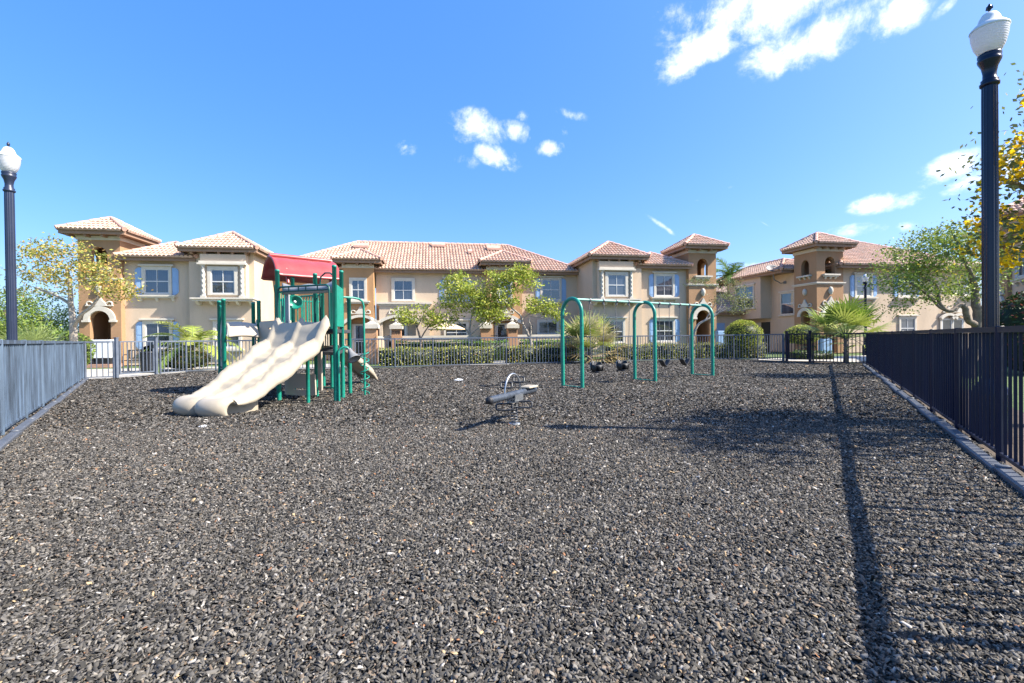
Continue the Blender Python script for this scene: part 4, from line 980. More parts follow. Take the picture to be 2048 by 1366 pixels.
def swing(i, kind, label, grp):
    a, b = HG[2*i], HG[2*i+1]; m_ = (a+b)/2; o = s0+sdv*m_; hw = .17 if kind == 'bucket' else (b-a)/2*.82
    e = thing('swing', label, 'swing', tuple(o), math.atan2(sdv.y, sdv.x)+(-.15 if kind == 'bucket' else 0), grp)
    zt = ah-.15; zb = .62 if kind == 'bucket' else .52
    for sg, xa in ((-1, a-m_), (1, b-m_)):
        mb = MB(); n = int((zt-zb)/.045)
        for k in range(n):
            t0, t1 = k/n, (k+1)/n; q0 = Vector((xa+(sg*hw-xa)*t0, 0, zt+(zb-zt)*t0)); q1 = Vector((xa+(sg*hw-xa)*t1, 0, zt+(zb-zt)*t1))
            w_ = .009; s_ = Vector((w_,0,0)) if k%2 else Vector((0,w_,0)); c_ = (q0+q1)/2
            mb.tube([q0-s_*.3, c_-s_, q1-s_*.3, q1+s_*.3, c_+s_, q0+s_*.3], .0042, 4, closed=True)
        mb.build('chain', MT['chain'], e, local=True)
        if kind == 'bucket':
            mb = MB()
            for yy in (-.11,.11): mb.tube([(sg*hw,0,zb),(sg*.16,yy,.50)], .006, 5)
            mb.build('triangle_link', MT['chain'], e, local=True)
    if kind == 'bucket':
        mb = MB(); G = []; n = 28                               # moulded bucket: a ring wall with leg openings
        for k in range(n+1):
            an = 2*PI*k/n; ca, sa = math.cos(an), math.sin(an); back = sa > .2
            top = .56 if back else .50; r_ = .14
            cut = .13*math.exp(-((an-PI*1.5-.55)/.28)**2)+.13*math.exp(-((an-PI*1.5+.55)/.28)**2)
            lo = .33+cut
            G.append([(ca*r_*1.05, sa*r_, top), (ca*r_*1.08, sa*r_*1.03, (top+lo)/2), (ca*r_*.92, sa*r_*.9, lo)])
        mb.grid(G); mb.build('bucket_seat', MT['greyrubber' if False else 'rubber'], e, local=True, solid=.018)
        mb = MB(); G = []
        for k in range(17):
            an = PI*.12+PI*.76*k/16; ca, sa = math.cos(an), math.sin(an); G.append([(ca*.152, sa*.152, .57-.05*abs(ca)), (ca*.16, sa*.16, .47), (ca*.142, sa*.142, .36)])
        mb.grid(G); mb.build('seat_back', MT['greyrubber'], e, local=True, solid=-.02)
        mb = MB(); G = [[(x*.12, y_*.85, .33+.01*math.cos(x*2)) for x in (-1,-.5,0,.5,1)] for y_ in (-.15,-.05,.05,.15)]; G = [[(q[0]*(.35 if abs(q[1]) > .1 and q[1] < 0 else 1), q[1], q[2]) for q in row] for row in G]
        mb.grid(G); mb.build('seat_base', MT['rubber'], e, local=True, solid=.018)
    else:
        mb = MB(); G = []
        for k in range(17):
            t = -1+k/8; x = hw*t; z = .34+.18*abs(t)**1.25; G.append([(x,-.075,z),(x,-.03,z-.004),(x,.03,z-.004),(x,.075,z)])
        mb.grid(G); mb.build('belt_seat', MT['rubber'], e, local=True, solid=.016)
    return e
swing(0,'bucket','black toddler bucket swing hanging closest to the near green arch','bucket swings'); swing(1,'bucket','black toddler bucket swing hanging just left of the middle green arch','bucket swings')
swing(2,'belt','black belt swing hanging just right of the middle green arch','belt swings'); swing(3,'belt','black belt swing hanging just left of the far green arch','belt swings')

# ------------------------------------------------------------------ spring rider
bc = Vector((.02,6.18,.40)); bd_ = Vector((.50,.86,0)).normalized()
RD = thing('spring_rider', 'worn grey seesaw spring rider with a log beam and black handle loops', 'spring rider', (.02,6.14,0), math.atan2(bd_.y, bd_.x))
mb = MB(); Lh = .58
mb.lathe([(.004,-Lh-.05),(.035,-Lh-.043),(.046,-Lh-.015),(.047,-Lh),(.047,Lh),(.044,Lh+.02),(.03,Lh+.035),(.004,Lh+.04)], (0,0,.40), 20, (1,0,.012)); mb.build('log_beam', MT['barpaint'], RD, local=True)
mb = MB(); mb.lathe([(.049,-Lh-.02),(.049,-Lh-.045),(.04,-Lh-.066),(.004,-Lh-.074)], (0,0,.40), 20, (1,0,.012)); mb.build('end_cap', MT['rubber'], RD, local=True)
mb = MB(); mb.bbox(.30,.57,-.085,.085,.455,.478,.012); mb.build('seat_pad', MT['slide'], RD, local=True)
mb = MB(); mb.box(-.09,.13,-.070,-.060,.315,.405); mb.box(-.09,.13,.060,.070,.315,.405); mb.box(-.09,.13,-.0599,.0599,.30,.313); mb.build('clamp_bracket', MT['steel'], RD, local=True)
mb = MB(); n = 18; hr = .21; mb.tube([(-.03+hr*1.0*math.cos(PI-PI*k/n), .0, .44+.24*math.sin(PI*k/n)) for k in range(n+1)], .0135, 8); mb.build('arch_handle', MT['steel'], RD, local=True)
def loop(c, ax, w_, h_, name):
    mb = MB(); pts = []
    for k in range(24):
        a = 2*PI*k/24; x = (w_/2)*max(-1,min(1,1.35*math.cos(a))); y = (h_/2)*max(-1,min(1,1.15*math.sin(a))); pts.append(Vector(c)+Vector(ax[0])*x+Vector(ax[1])*y)
    mb.tube(pts, .0125, 7, closed=True); return mb.build(name, MT['blackmetal'], RD, local=True)
ux = Matrix.Rotation(-math.atan2(bd_.y,bd_.x),3,'Z')
X1 = ux @ Vector((1,0,0)); Y1 = ux @ Vector((0,1,0)); Zv = Vector((0,0,1))
loop((-.20,.0,.545), (X1, Zv*.7+Y1*.5), .145, .10, 'handle_loop'); loop((.17,.02,.585), (X1, Zv*.7+Y1*.5), .145, .10, 'handle_loop')
loop(ux @ Vector((-.13,-.10,.245)), (X1, Zv*.8+Y1*.4), .215, .10, 'foot_loop'); loop(ux @ Vector((.13,-.02,.265)), (X1, Zv*.8+Y1*.4), .215, .10, 'foot_loop')
mb = MB(); n = 6.5; m_ = int(n*14); mb.tube([(.043*math.cos(2*PI*i/14), .043*math.sin(2*PI*i/14), .02+.25*i/m_) for i in range(m_+1)], .0085, 7); mb.build('coil_spring', MT['springsteel'], RD, local=True)
mb = MB(); mb.lathe([(.085,-.02),(.085,.010),(.07,.016),(.05,.018)], (0,0,0), 20); mb.build('base_plate', MT['steel'], RD, local=True)

# discarded clear plastic on the mulch
def trash(px, py, label, s_):
    p = gnd(px, py); e = MB(); G = []
    for i in range(13):
        row = []
        for j in range(13):
            x, y = (i/12-.5), (j/12-.5); r2 = max(0, 1-4*(x*x+y*y)); row.append((p.x+x*.30*s_+random.uniform(-.008,.008), p.y+y*.22*s_+random.uniform(-.008,.008), .012+.05*s_*r2*random.uniform(.5,1.1)))
        G.append(row)
    e.grid(G, False); o = e.build('crumpled_bag', MT['plastic']); tag(o, label, 'litter')
trash(407, 856, 'crumpled clear plastic lying on the mulch in front of the slide', .55); trash(918, 761, 'crumpled pale plastic bag lying on the mulch left of the spring rider', .9)
# ------------------------------------------------------------------ plants
def leafquads(cent, size, cols, droop=0.0, asp=.55, flat=0.0):
    n = len(cent); th = rng.uniform(0,2*PI,n); ph = rng.normal(-droop,.55,n)
    X = np.stack([np.cos(th)*np.cos(ph), np.sin(th)*np.cos(ph), np.sin(ph)],1); r = rng.normal(0,1,(n,3)); r[:,2] *= (1-flat)
    Y = np.cross(X, r); Y /= np.linalg.norm(Y,axis=1,keepdims=True)+1e-9
    s = size*rng.uniform(.65,1.3,n)[:,None]; w = s*asp
    V = np.stack([cent-X*s*.5, cent+Y*w*.5, cent+X*s*.5, cent-Y*w*.5],1).reshape(-1,3)
    return V, np.repeat(cols,4,0)
def pick(pal, n, jit=.22):
    p = np.array([q[:3] for q in pal]); w = np.array([q[3] for q in pal]); w = w/w.sum()
    return p[rng.choice(len(p),n,p=w)]*rng.uniform(1-jit,1+jit,(n,1))
GREEN = [(.20,.29,.05,3),(.13,.21,.04,3),(.28,.35,.07,2),(.07,.12,.03,1.2)]
LIME = [(.42,.46,.06,3),(.30,.37,.05,3),(.50,.48,.10,1.8),(.17,.23,.04,1.3)]
GOLD = [(.48,.38,.09,3),(.52,.31,.09,2),(.40,.39,.09,2.8),(.24,.27,.07,1.6)]
def tree(name, label, trunk, blobs, pal, n_cl, per, leaf=.085, cat='tree', bark='bark', spread=.18, twig=.012, group=None, limbs=(), blossom=None, tilt=.1, seed=0):
    """trunk: [(point, radius)...]; limbs: more such paths; blobs: (centre, radii, weight)"""
    global rng
    rng = np.random.default_rng(seed+5); random.seed(seed+5)
    b0 = Vector(trunk[0][0]); e = thing(name, label, cat, (b0.x,b0.y,0), 0, group)
    mb = MB(); nodes = []
    for path in (trunk,)+tuple(limbs):
        P = [Vector(q[0]) for q in path]; R = [q[1] for q in path]; pp, rr = [], []
        for i in range(len(P)-1):
            k = 5
            for j in range(k):
                t = j/k; p0 = P[max(0,i-1)]; p1, p2 = P[i], P[i+1]; p3 = P[min(len(P)-1,i+2)]
                q = .5*((2*p1)+(p2-p0)*t+(2*p0-5*p1+4*p2-p3)*t*t+(3*p1-p0-3*p2+p3)*t**3)
                pp.append(q+Vector((random.uniform(-1,1),random.uniform(-1,1),0))*R[i]*.12); rr.append(R[i]+(R[i+1]-R[i])*t)
        pp.append(P[-1]); rr.append(R[-1]); mb.tube(pp, rr, 9)
        for i, (q, r) in enumerate(zip(pp, rr)):
            if q.z > pp[0].z+.45*(pp[-1].z-pp[0].z) or path is not trunk: nodes.append((q, r))
    ws = np.array([b[2] for b in blobs], float); ws /= ws.sum(); cl = []
    for _ in range(n_cl):
        c, rad, _w = blobs[rng.choice(len(blobs), p=ws)]
        d = rng.normal(0,1,3); d /= np.linalg.norm(d); r = rng.random()**.42
        cl.append(Vector((c[0]+d[0]*rad[0]*r, c[1]+d[1]*rad[1]*r, c[2]+d[2]*rad[2]*r)))
    root = nodes[0][0]; cl.sort(key=lambda q: (q-nodes[-1][0]).length)
    for q in cl:
        j = min(range(len(nodes)), key=lambda i: (nodes[i][0]-q).length+(.25 if nodes[i][0].z > q.z+.3 else 0)); a, r = nodes[j]; L_ = (q-a).length
        if L_ < .05: continue
        w_ = Vector((random.gauss(0,1),random.gauss(0,1),random.gauss(0,1)))*L_*.13
        m1 = a+(q-a)*.35+w_; m2 = a+(q-a)*.7+w_*.5+Vector((0,0,.05*L_)); r0 = min(r*.75, max(twig*.8, twig*2.2*min(1.0,L_)))
        mb.tube([a,m1,m2,q], [r0,r0*.8,r0*.6,r0*.35], 5, cap=False); nodes += [(m1,r0*.8),(m2,r0*.6),(q,r0*.4)]
    mb.build('trunk', MT[bark], e)
    V_, C_ = [], []
    for q in cl:
        n = max(4, int(per*rng.uniform(.4,1.5))); c = np.array(q)[None]+rng.normal(0,1,(n,3))*np.array([spread,spread,spread*.6])
        tone = rng.uniform(.75,1.22); V, K = leafquads(c, leaf, pick(pal,n)*tone, .25); V_.append(V); C_.append(K)
    npmesh('crown', np.concatenate(V_), 4, MT['leaf'], e, np.concatenate(C_))
    if blossom:
        pal2, frac, k = blossom; V_, C_ = [], []
        for q in cl:
            if rng.random() > frac: continue
            c = np.array(q)[None]+rng.normal(0,.065,(k,3)); V, K = leafquads(c, .06, pick(pal2,k,.15), 0, .95); V_.append(V); C_.append(K)
        npmesh('blossoms', np.concatenate(V_), 4, MT['petal'], e, np.concatenate(C_))
    return e
def blob(px, py, Y, rx, ry, w=1, d=None):          # crown lobe surveyed from the photograph (pixels at depth Y)
    c = at(px, py, Y); k = Y/F; return ((c.x,c.y,c.z), (rx*k, (d or (rx+ry)*.5*k), ry*k), w*rx*ry)
def P_(px, py, Y, r): return (at(px,py,Y), r)
# golden tree by the left tower
Y = 16.8
b = gnd(147, 746); b = at(147, 700, Y); tr = [((b.x,b.y,-.05),.15),P_(147,680,Y,.125),P_(145,640,Y,.10),P_(141,600,Y+.1,.085),P_(139,560,Y,.06),P_(131,530,Y,.04)]
tree('tree', 'golden-leaved tree with a pale trunk in front of the left tower', tr,
     [blob(75,560,Y+.6,56,46),blob(120,530,Y,64,54),blob(95,500,Y+.3,50,24,.7),blob(205,565,Y-.3,52,42),blob(238,580,Y-.3,36,22),blob(150,500,Y,34,22,.4),blob(70,515,Y+.5,45,20,.6),blob(185,530,Y-.4,40,36)], GOLD+[(.20,.24,.04,2)], 190, 27, .105,
     limbs=([P_(147,655,Y,.075),P_(162,630,Y-.2,.06),P_(185,612,Y-.3,.05),P_(205,580,Y-.3,.03)],[P_(143,610,Y,.06),P_(110,590,Y+.3,.045),P_(70,575,Y+.6,.03)]), seed=1)
def massing(px, py, Y, H_, rx, label, pal, n, seed, name='tree', leaf=.11):
    b = at(px, 660, Y); k = Y/F
    tree(name, label, [((b.x,b.y,-.05),.16),((b.x+.1,b.y,H_*.35),.12),((b.x-.1,b.y,H_*.65),.07)], [((b.x,b.y,H_*.62),(rx,rx*.8,H_*.36),1),((b.x-rx*.5,b.y-.4,H_*.42),(rx*.6,rx*.6,H_*.28),.6),((b.x+rx*.5,b.y-.3,H_*.45),(rx*.55,rx*.55,H_*.28),.6)], pal, n, 40, leaf, seed=seed, bark='darkbark', spread=.28)
massing(15, 600, 21, 4.2, 2.0, 'bushy green tree behind the left street lamp at the picture edge', GREEN+[(.22,.28,.05,2)], 170, 2)
massing(85, 620, 24, 3.9, 2.3, 'dense green tree between the left lamp and the golden tree', GREEN+[(.22,.26,.05,2)], 190, 3)
massing(-75, 600, 24, 5.2, 2.5, 'green tree off beyond the left fence', GREEN, 120, 4)
massing(52, 650, 30, 3.2, 2.6, 'low far green tree behind the golden tree', GREEN, 130, 41)
def leafblob(name, label, c, rad, pal, n, leaf, cat='shrub', group=None, core=(.03,.045,.015), seed=0, parent_trunk=None):
    global rng
    rng = np.random.default_rng(seed+50)
    e = thing(name, label, cat, (c[0],c[1],0), 0, group)
    d = rng.normal(0,1,(n,3)); d /= np.linalg.norm(d,axis=1,keepdims=True); d[:,2] = np.where(d[:,2] < -.75, -d[:,2], d[:,2])
    r = 1-np.abs(rng.normal(0,.07,n))+.05*np.sin(d[:,0]*7)*np.sin(d[:,1]*6+d[:,2]*5); P = np.array(c)[None]+d*r[:,None]*np.array(rad)[None]; P[:,2] = np.maximum(P[:,2], .03)
    V, K = leafquads(P, leaf, pick(pal,n), .1, .6); npmesh('foliage', V, 4, MT['leaf'], e, K)
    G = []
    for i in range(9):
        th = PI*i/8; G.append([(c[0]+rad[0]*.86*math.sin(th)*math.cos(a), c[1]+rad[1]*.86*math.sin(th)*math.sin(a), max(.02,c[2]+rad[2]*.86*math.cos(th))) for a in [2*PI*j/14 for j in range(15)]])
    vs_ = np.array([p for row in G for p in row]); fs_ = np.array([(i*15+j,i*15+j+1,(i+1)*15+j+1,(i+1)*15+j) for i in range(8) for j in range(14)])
    npmesh('dark_core', vs_, fs_, MT['leaf'], e, np.tile(np.array(core),(len(vs_),1)))  # solid dark filler inside the leaf shell
    mb = MB()
    for k in range(3): a = k*2.1; mb.tube([(c[0]+.06*math.cos(a),c[1]+.06*math.sin(a),-.04),(c[0]+.18*math.cos(a),c[1]+.18*math.sin(a),max(.2,c[2]-rad[2]*.6))], .03, 6)
    mb.build('stem', MT['darkbark'], e)
    return e
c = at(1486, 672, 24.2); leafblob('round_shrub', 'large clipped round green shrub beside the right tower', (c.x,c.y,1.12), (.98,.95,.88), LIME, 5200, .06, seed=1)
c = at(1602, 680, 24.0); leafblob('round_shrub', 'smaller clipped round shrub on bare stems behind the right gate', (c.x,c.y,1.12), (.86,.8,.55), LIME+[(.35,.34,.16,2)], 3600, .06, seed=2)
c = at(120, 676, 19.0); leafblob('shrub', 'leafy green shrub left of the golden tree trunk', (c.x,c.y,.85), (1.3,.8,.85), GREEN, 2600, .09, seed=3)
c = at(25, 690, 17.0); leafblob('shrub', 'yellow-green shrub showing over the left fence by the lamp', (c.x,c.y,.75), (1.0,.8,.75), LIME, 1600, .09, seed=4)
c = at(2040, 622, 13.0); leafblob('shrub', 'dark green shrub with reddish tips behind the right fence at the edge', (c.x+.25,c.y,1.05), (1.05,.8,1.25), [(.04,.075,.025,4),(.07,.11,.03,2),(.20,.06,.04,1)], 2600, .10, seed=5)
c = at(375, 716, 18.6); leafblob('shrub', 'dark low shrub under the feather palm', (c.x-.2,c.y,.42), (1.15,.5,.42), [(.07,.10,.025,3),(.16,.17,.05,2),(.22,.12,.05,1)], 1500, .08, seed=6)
c = at(1490, 700, 23.2)
def hedge(label, pts, w, h, pal, leaf=.07, dens=330, group=None, seed=0, name='hedge', lumpy=.05):
    global rng
    rng = np.random.default_rng(seed+90)
    P = [Vector((p[0],p[1])) for p in pts]; e = thing(name, label, 'hedge', (P[0].x,P[0].y,0), 0, group); V_, C_ = [], []; cv = []; 
    for a, b in zip(P, P[1:]):
        d = (b-a); L_ = d.length; d /= L_; nr = Vector((-d.y,d.x)); n = int(L_*(2*h+w)*dens)
        t = rng.uniform(0,L_,n); s_ = rng.uniform(0,2*h+w,n); x = np.where(s_ < h, -w/2, np.where(s_ < h+w, -w/2+(s_-h), w/2)); z = np.where(s_ < h, s_, np.where(s_ < h+w, h, 2*h+w-s_))
        lump = lumpy*np.sin(t*3.1+seed)*np.sin(t*1.3+z*4)+rng.normal(0,.035,n); x = x+np.sign(x)*lump; z = np.maximum(.03, z+np.where((s_ > h)&(s_ < h+w), lump, 0))
        c = np.stack([a.x+d.x*t+nr.x*x, a.y+d.y*t+nr.y*x, z],1); tone = rng.uniform(.7,1.2,n)[:,None]
        V, K = leafquads(c, leaf, pick(pal,n)*tone, .1, .65); V_.append(V); C_.append(K)
        mb = MB(); mb.X = Matrix.Translation((a.x,a.y,0)) @ Matrix.Rotation(math.atan2(d.y,d.x),4,'Z'); mb.box(.02,L_-.02,-w/2+.07,w/2-.07,-.03,h-.07); cv.append(mb)
    npmesh('foliage', np.concatenate(V_), 4, MT['leaf'], e, np.concatenate(C_))
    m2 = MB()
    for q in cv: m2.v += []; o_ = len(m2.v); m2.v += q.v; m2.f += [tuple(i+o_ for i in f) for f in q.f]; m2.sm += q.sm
    vs_ = np.array(m2.v); npmesh('dark_core', vs_, np.array(m2.f), MT['leaf'], e, np.tile(np.array((.03,.04,.015)),(len(vs_),1)))  # solid dark boxes filling the hedge behind its leaves
    return e
VAR = [(.46,.46,.10,3),(.33,.38,.08,3),(.58,.52,.22,1.7),(.13,.17,.04,2),(.40,.25,.10,.6)]
def hp(px, Y): q = at(px, 690, Y); return (q.x, q.y)
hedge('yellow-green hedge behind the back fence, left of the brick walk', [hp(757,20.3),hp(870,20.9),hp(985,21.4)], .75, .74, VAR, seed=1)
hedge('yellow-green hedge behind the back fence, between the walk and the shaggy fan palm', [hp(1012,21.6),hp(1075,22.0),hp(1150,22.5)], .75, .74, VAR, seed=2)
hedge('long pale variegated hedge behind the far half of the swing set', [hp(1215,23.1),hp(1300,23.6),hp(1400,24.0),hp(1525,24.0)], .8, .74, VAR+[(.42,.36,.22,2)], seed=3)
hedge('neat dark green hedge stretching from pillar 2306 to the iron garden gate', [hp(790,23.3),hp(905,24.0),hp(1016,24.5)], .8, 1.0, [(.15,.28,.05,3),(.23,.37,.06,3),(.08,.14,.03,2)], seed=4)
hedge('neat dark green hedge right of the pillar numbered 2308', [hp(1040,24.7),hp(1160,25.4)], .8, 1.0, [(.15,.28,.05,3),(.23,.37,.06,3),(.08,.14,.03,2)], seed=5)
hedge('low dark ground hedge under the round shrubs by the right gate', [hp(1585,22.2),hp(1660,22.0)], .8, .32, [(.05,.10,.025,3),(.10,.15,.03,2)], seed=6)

# yellow-green garden trees
def st(label, px, Y, trunk, limbs, blobs, n, per, seed, pal=LIME, **k):
    b = at(px, 690, Y); t = [((b.x,b.y,-.05), trunk[0][2]*1.15)]+[P_(x,y,Y,r) for x,y,r in trunk]
    lim = [[P_(x,y,Y+dy,r) for x,y,r,dy in q] for q in limbs]
    return tree('tree', label, t, [blob(x,y,Y+dy,rx,ry,w) for x,y,rx,ry,w,dy in blobs], pal, n, per, spread=.155, limbs=tuple(lim), seed=seed, group=k.pop('group','yellow-green garden trees'), **k)
st('small sparse tree with a forked dark trunk above pillar 2306', 842, 21.9, [(842,690,.06),(838,668,.05),(832,650,.035)], [[(840,680,.04,0),(852,660,.03,.2),(868,640,.02,.3)],[(834,655,.03,0),(842,640,.02,0),(850,622,.012,0)]],
   [(812,630,26,16,1,0),(835,640,26,12,.7,0),(870,640,30,20,1,.2),(845,620,22,12,.7,0)], 95, 18, 11, leaf=.12, bark='darkbark')
st('garden tree with several pale stems, in front of the shuttered window', 944, 22.4, [(944,692,.07),(941,672,.06),(938,655,.045)], [[(942,676,.045,0),(930,655,.035,0),(912,640,.025,0),(895,625,.015,0)],[(940,660,.04,0),(944,630,.03,.2),(958,600,.02,.2)],[(941,670,.035,0),(958,655,.025,-.2),(975,640,.015,-.2)]],
   [(918,572,40,28,1.2,0),(905,610,34,20,.8,0),(895,635,30,16,.8,0),(950,600,34,30,.9,.2),(975,625,28,26,1,-.2),(960,580,24,22,.7,.1)], 175, 28, 12, leaf=.125)
st('tall garden tree with a crooked pale trunk above pillar 2308', 1063, 22.6, [(1063,692,.085),(1056,668,.07),(1046,648,.055),(1040,630,.045),(1020,612,.04),(1014,585,.035)], [[(1060,680,.05,0),(1062,655,.04,0),(1058,640,.03,0),(1068,632,.022,.1),(1095,640,.014,.1)],[(1043,640,.035,0),(1060,628,.025,.2),(1090,625,.016,.2)],[(1046,648,.03,-.1),(1015,640,.022,-.2),(985,650,.014,-.2)],[(1016,600,.03,0),(1035,570,.022,0),(1050,545,.014,0)]],
   [(1000,560,34,24,1,0),(1035,545,30,18,1,0),(1050,562,34,22,1,0),(1015,595,36,28,.8,0),(990,620,30,24,.9,-.2),(1085,612,34,18,1,.2),(1110,625,22,16,.7,.2),(1060,605,24,20,.6,.1),(985,598,24,22,.8,0)], 225, 28, 13, leaf=.125)
st('wispy half-bare tree with a leaning trunk in front of the right tower', 1386, 23.6, [(1386,690,.085),(1388,668,.075),(1396,650,.065),(1412,640,.055),(1432,630,.045),(1450,612,.03)], [[(1425,633,.035,0),(1442,610,.025,.1),(1440,585,.018,.1)],[(1440,625,.03,0),(1465,612,.02,-.1),(1490,600,.012,-.1)],[(1410,641,.03,0),(1428,612,.02,.2),(1448,585,.014,.2)]],
   [(1400,562,34,8,.8,0),(1440,565,40,12,1,.1),(1468,585,36,16,.8,0),(1485,605,22,12,.9,-.1),(1450,600,36,16,.5,0),(1475,620,28,9,.7,-.1)], 150, 18, 14, leaf=.075, pal=[(.22,.25,.07,3),(.30,.29,.15,2),(.13,.17,.05,2)], twig=.009)
# green tree behind the right fence
Y = 12.2
b = at(1938, 690, Y)
tree('tree', 'spreading light-green tree with a crooked pale limb behind the right fence', [((b.x,b.y,-.05),.14),P_(1955,650,Y,.11),P_(1952,610,Y,.10),P_(1950,575,Y+.1,.075),P_(1938,540,Y,.05),P_(1925,510,Y,.03)],
     [blob(1790,560,Y-.2,42,28),blob(1830,520,Y-.1,62,42),blob(1880,490,Y,66,44,1.2),blob(1930,480,Y,56,34),blob(1965,540,Y+.2,34,54),blob(1870,560,Y-.2,54,44),blob(1825,590,Y-.3,40,28,.8),blob(1920,580,Y,40,28,.6),blob(1765,535,Y-.3,24,12,.8),blob(1800,620,Y-.3,34,10,.35)],
     [(.27,.35,.06,3),(.19,.27,.05,3),(.40,.44,.09,2),(.10,.15,.03,1.2),(.60,.46,.06,.35)], 400, 30, .07, spread=.17, bark='darkbark',
     limbs=([(at(1952,650,Y),.085),P_(1936,640,Y-.1,.075),P_(1931,618,Y-.2,.07),P_(1920,610,Y-.2,.06),P_(1900,622,Y-.25,.055),P_(1880,608,Y-.25,.045),P_(1872,570,Y-.2,.035),P_(1845,555,Y-.2,.022)],[P_(1900,622,Y-.25,.04),P_(1880,615,Y-.25,.035),P_(1850,585,Y-.3,.028),P_(1810,560,Y-.3,.016)],[P_(1953,640,Y,.07),P_(1972,610,Y+.1,.06),P_(1990,600,Y+.1,.04)]), seed=21)
# yellow trumpet tree at the right edge, trunk outside the frame
YB = [(.95,.66,.02,4),(.90,.55,.02,2),(.95,.74,.08,1)]
T0 = Vector((8.3,5.6,0))
def tb(x, y, z): return Vector((x, y, z))
tree('flowering_tree', 'yellow-blossomed tree reaching in from the right edge behind the navy lamp', [(tb(8.4,5.5,-.05),.17),(tb(8.3,5.5,1.2),.14),(tb(8.0,5.4,2.2),.11),(tb(7.5,5.3,3.0),.08),(tb(7.0,5.3,3.6),.05)],
     [((6.75,4.4,3.9),(1.1,1.25,.75),3.2),((6.9,5.5,3.85),(.75,1.0,.75),1.3),((6.5,5.7,3.0),(.8,.9,.5),1.3),((7.6,5.3,3.7),(1.1,1.4,.9),1.5),((8.4,5.0,4.2),(1.2,1.4,.8),1.2),((7.2,4.8,3.0),(.9,.8,.6),.9),((6.55,5.8,2.4),(.6,.5,.42),.8),((8.6,5.8,3.0),(1.0,1.2,.7),.9),((6.0,5.6,3.22),(.3,.3,.18),.2)],
     [(.13,.17,.06,4),(.19,.22,.08,3),(.26,.26,.11,1.5)], 350, 26, .07, cat='tree', bark='darkbark', spread=.15, twig=.011,
     limbs=([(tb(8.1,5.45,2.0),.08),(tb(7.3,5.6,2.6),.055),(tb(6.6,5.7,2.9),.035),(tb(5.9,5.6,3.1),.018)],[(tb(7.6,5.3,2.9),.06),(tb(7.4,4.9,3.4),.04),(tb(7.1,4.7,3.7),.02)]), blossom=(YB,.5,36), seed=31)

# palms
def fanpalm(label, base, n, R, stemh, pal, seed, trunkr=.10, up=(.1,1.25), blades=22, wid=.030, lean=(0,0), shag=False):
    global rng
    rng = np.random.default_rng(seed); random.seed(seed)
    e = thing('fan_palm', label, 'palm', (base[0],base[1],0)); cx, cy = base[0]+lean[0], base[1]+lean[1]
    mb = MB(); mb.tube([(base[0],base[1],-.05),((base[0]+cx)/2+.03,(base[1]+cy)/2,stemh*.5),(cx,cy,stemh)], [trunkr*1.3,trunkr,trunkr*.8], 10)
    for k in range(26):
        a = random.uniform(0,2*PI); z = stemh*random.uniform(.15,.95); t = z/stemh; q = Vector((base[0]+lean[0]*t,base[1]+lean[1]*t,z)); d = Vector((math.cos(a),math.sin(a),.9)); mb.tube([q, q+d*.11+Vector((0,0,.06))], [.022,.010], 5)
    mb.build('trunk', MT['darkbark'], e)
    pet = MB(); V_, C_ = [], []
    for i in range(n):
        a = 2*PI*i*.381966+random.uniform(-.2,.2); f = (i+.5)/n; elv = up[0]+(up[1]-up[0])*f+random.uniform(-.12,.12); L_ = R*random.uniform(.42,.62)
        d = Vector((math.cos(a)*math.cos(elv),math.sin(a)*math.cos(elv),math.sin(elv))); s_ = Vector((cx,cy,stemh)); tip = s_+d*L_+Vector((0,0,-.10*L_*(1-f)))
        pet.tube([s_, s_+d*L_*.5+Vector((0,0,.03)), tip], [.018,.012,.009], 5)
        side = d.cross(Vector((0,0,1))).normalized() if abs(d.z) < .98 else Vector((1,0,0)); upv = side.cross(d).normalized(); bl = R*random.uniform(.42,.55); tone = random.uniform(.7,1.25)
        col = pick(pal, 1, .2)[0]*tone
        if shag and f < .3: col = np.array((.34,.26,.13))*random.uniform(.7,1.2)
        for k in range(blades):
            g_ = (-1+2*k/(blades-1))*1.75; q = d*math.cos(g_)+side*math.sin(g_)+upv*.22*math.cos(g_*.9); q.normalize(); ln = bl*(1-.25*(abs(g_)/1.75)**2)*random.uniform(.9,1.08)
            w_ = upv.cross(q); w_ = w_.normalized()*wid if w_.length > 1e-6 else side*wid; dr = Vector((0,0,-1))*ln*(.05+.26*random.random()**1.6)
            p0, p1, p2 = tip, tip+q*ln*.5, tip+q*ln+dr
            V_ += [p0-w_*.25, p1-w_, p1+w_, p0+w_*.25, p1-w_, p2-w_*.08, p2+w_*.08, p1+w_]; cc = col*random.uniform(.85,1.15); C_ += [cc]*8
    pet.build('leaf_stalks', MT['palmleafstalk'], e); npmesh('fronds', np.array([tuple(v) for v in V_]), 4, MT['palmleaf'], e, np.array(C_))
    return e
MT['palmleafstalk'] = mat('palm_stalks', (.20,.24,.08), .6, .15, 6)
b = at(1170, 700, 20.9); fanpalm('shaggy green and straw-coloured fan palm behind the near swing arch', (b.x+.2,b.y), 46, 2.0, .55, [(.38,.44,.10,3),(.27,.35,.08,2),(.62,.54,.30,2.4)], 3, .13, (-.35,1.35), 18, .036, shag=True)
b = at(1691, 700, 18.9); fanpalm('bright green fan palm with slanting bare stalks beside the right fence', (b.x,b.y), 34, 1.95, 1.0, [(.24,.32,.05,3),(.36,.40,.09,2),(.14,.21,.045,2)], 4, .075, (-.2,1.3), 18, .036)
b = at(66, 690, 15.5); fanpalm('spiky pale green palm poking over the left fence', (b.x,b.y), 12, 1.5, .55, [(.33,.40,.14,3),(.26,.33,.10,2)], 5, .08, (.5,1.45), 12, .028)
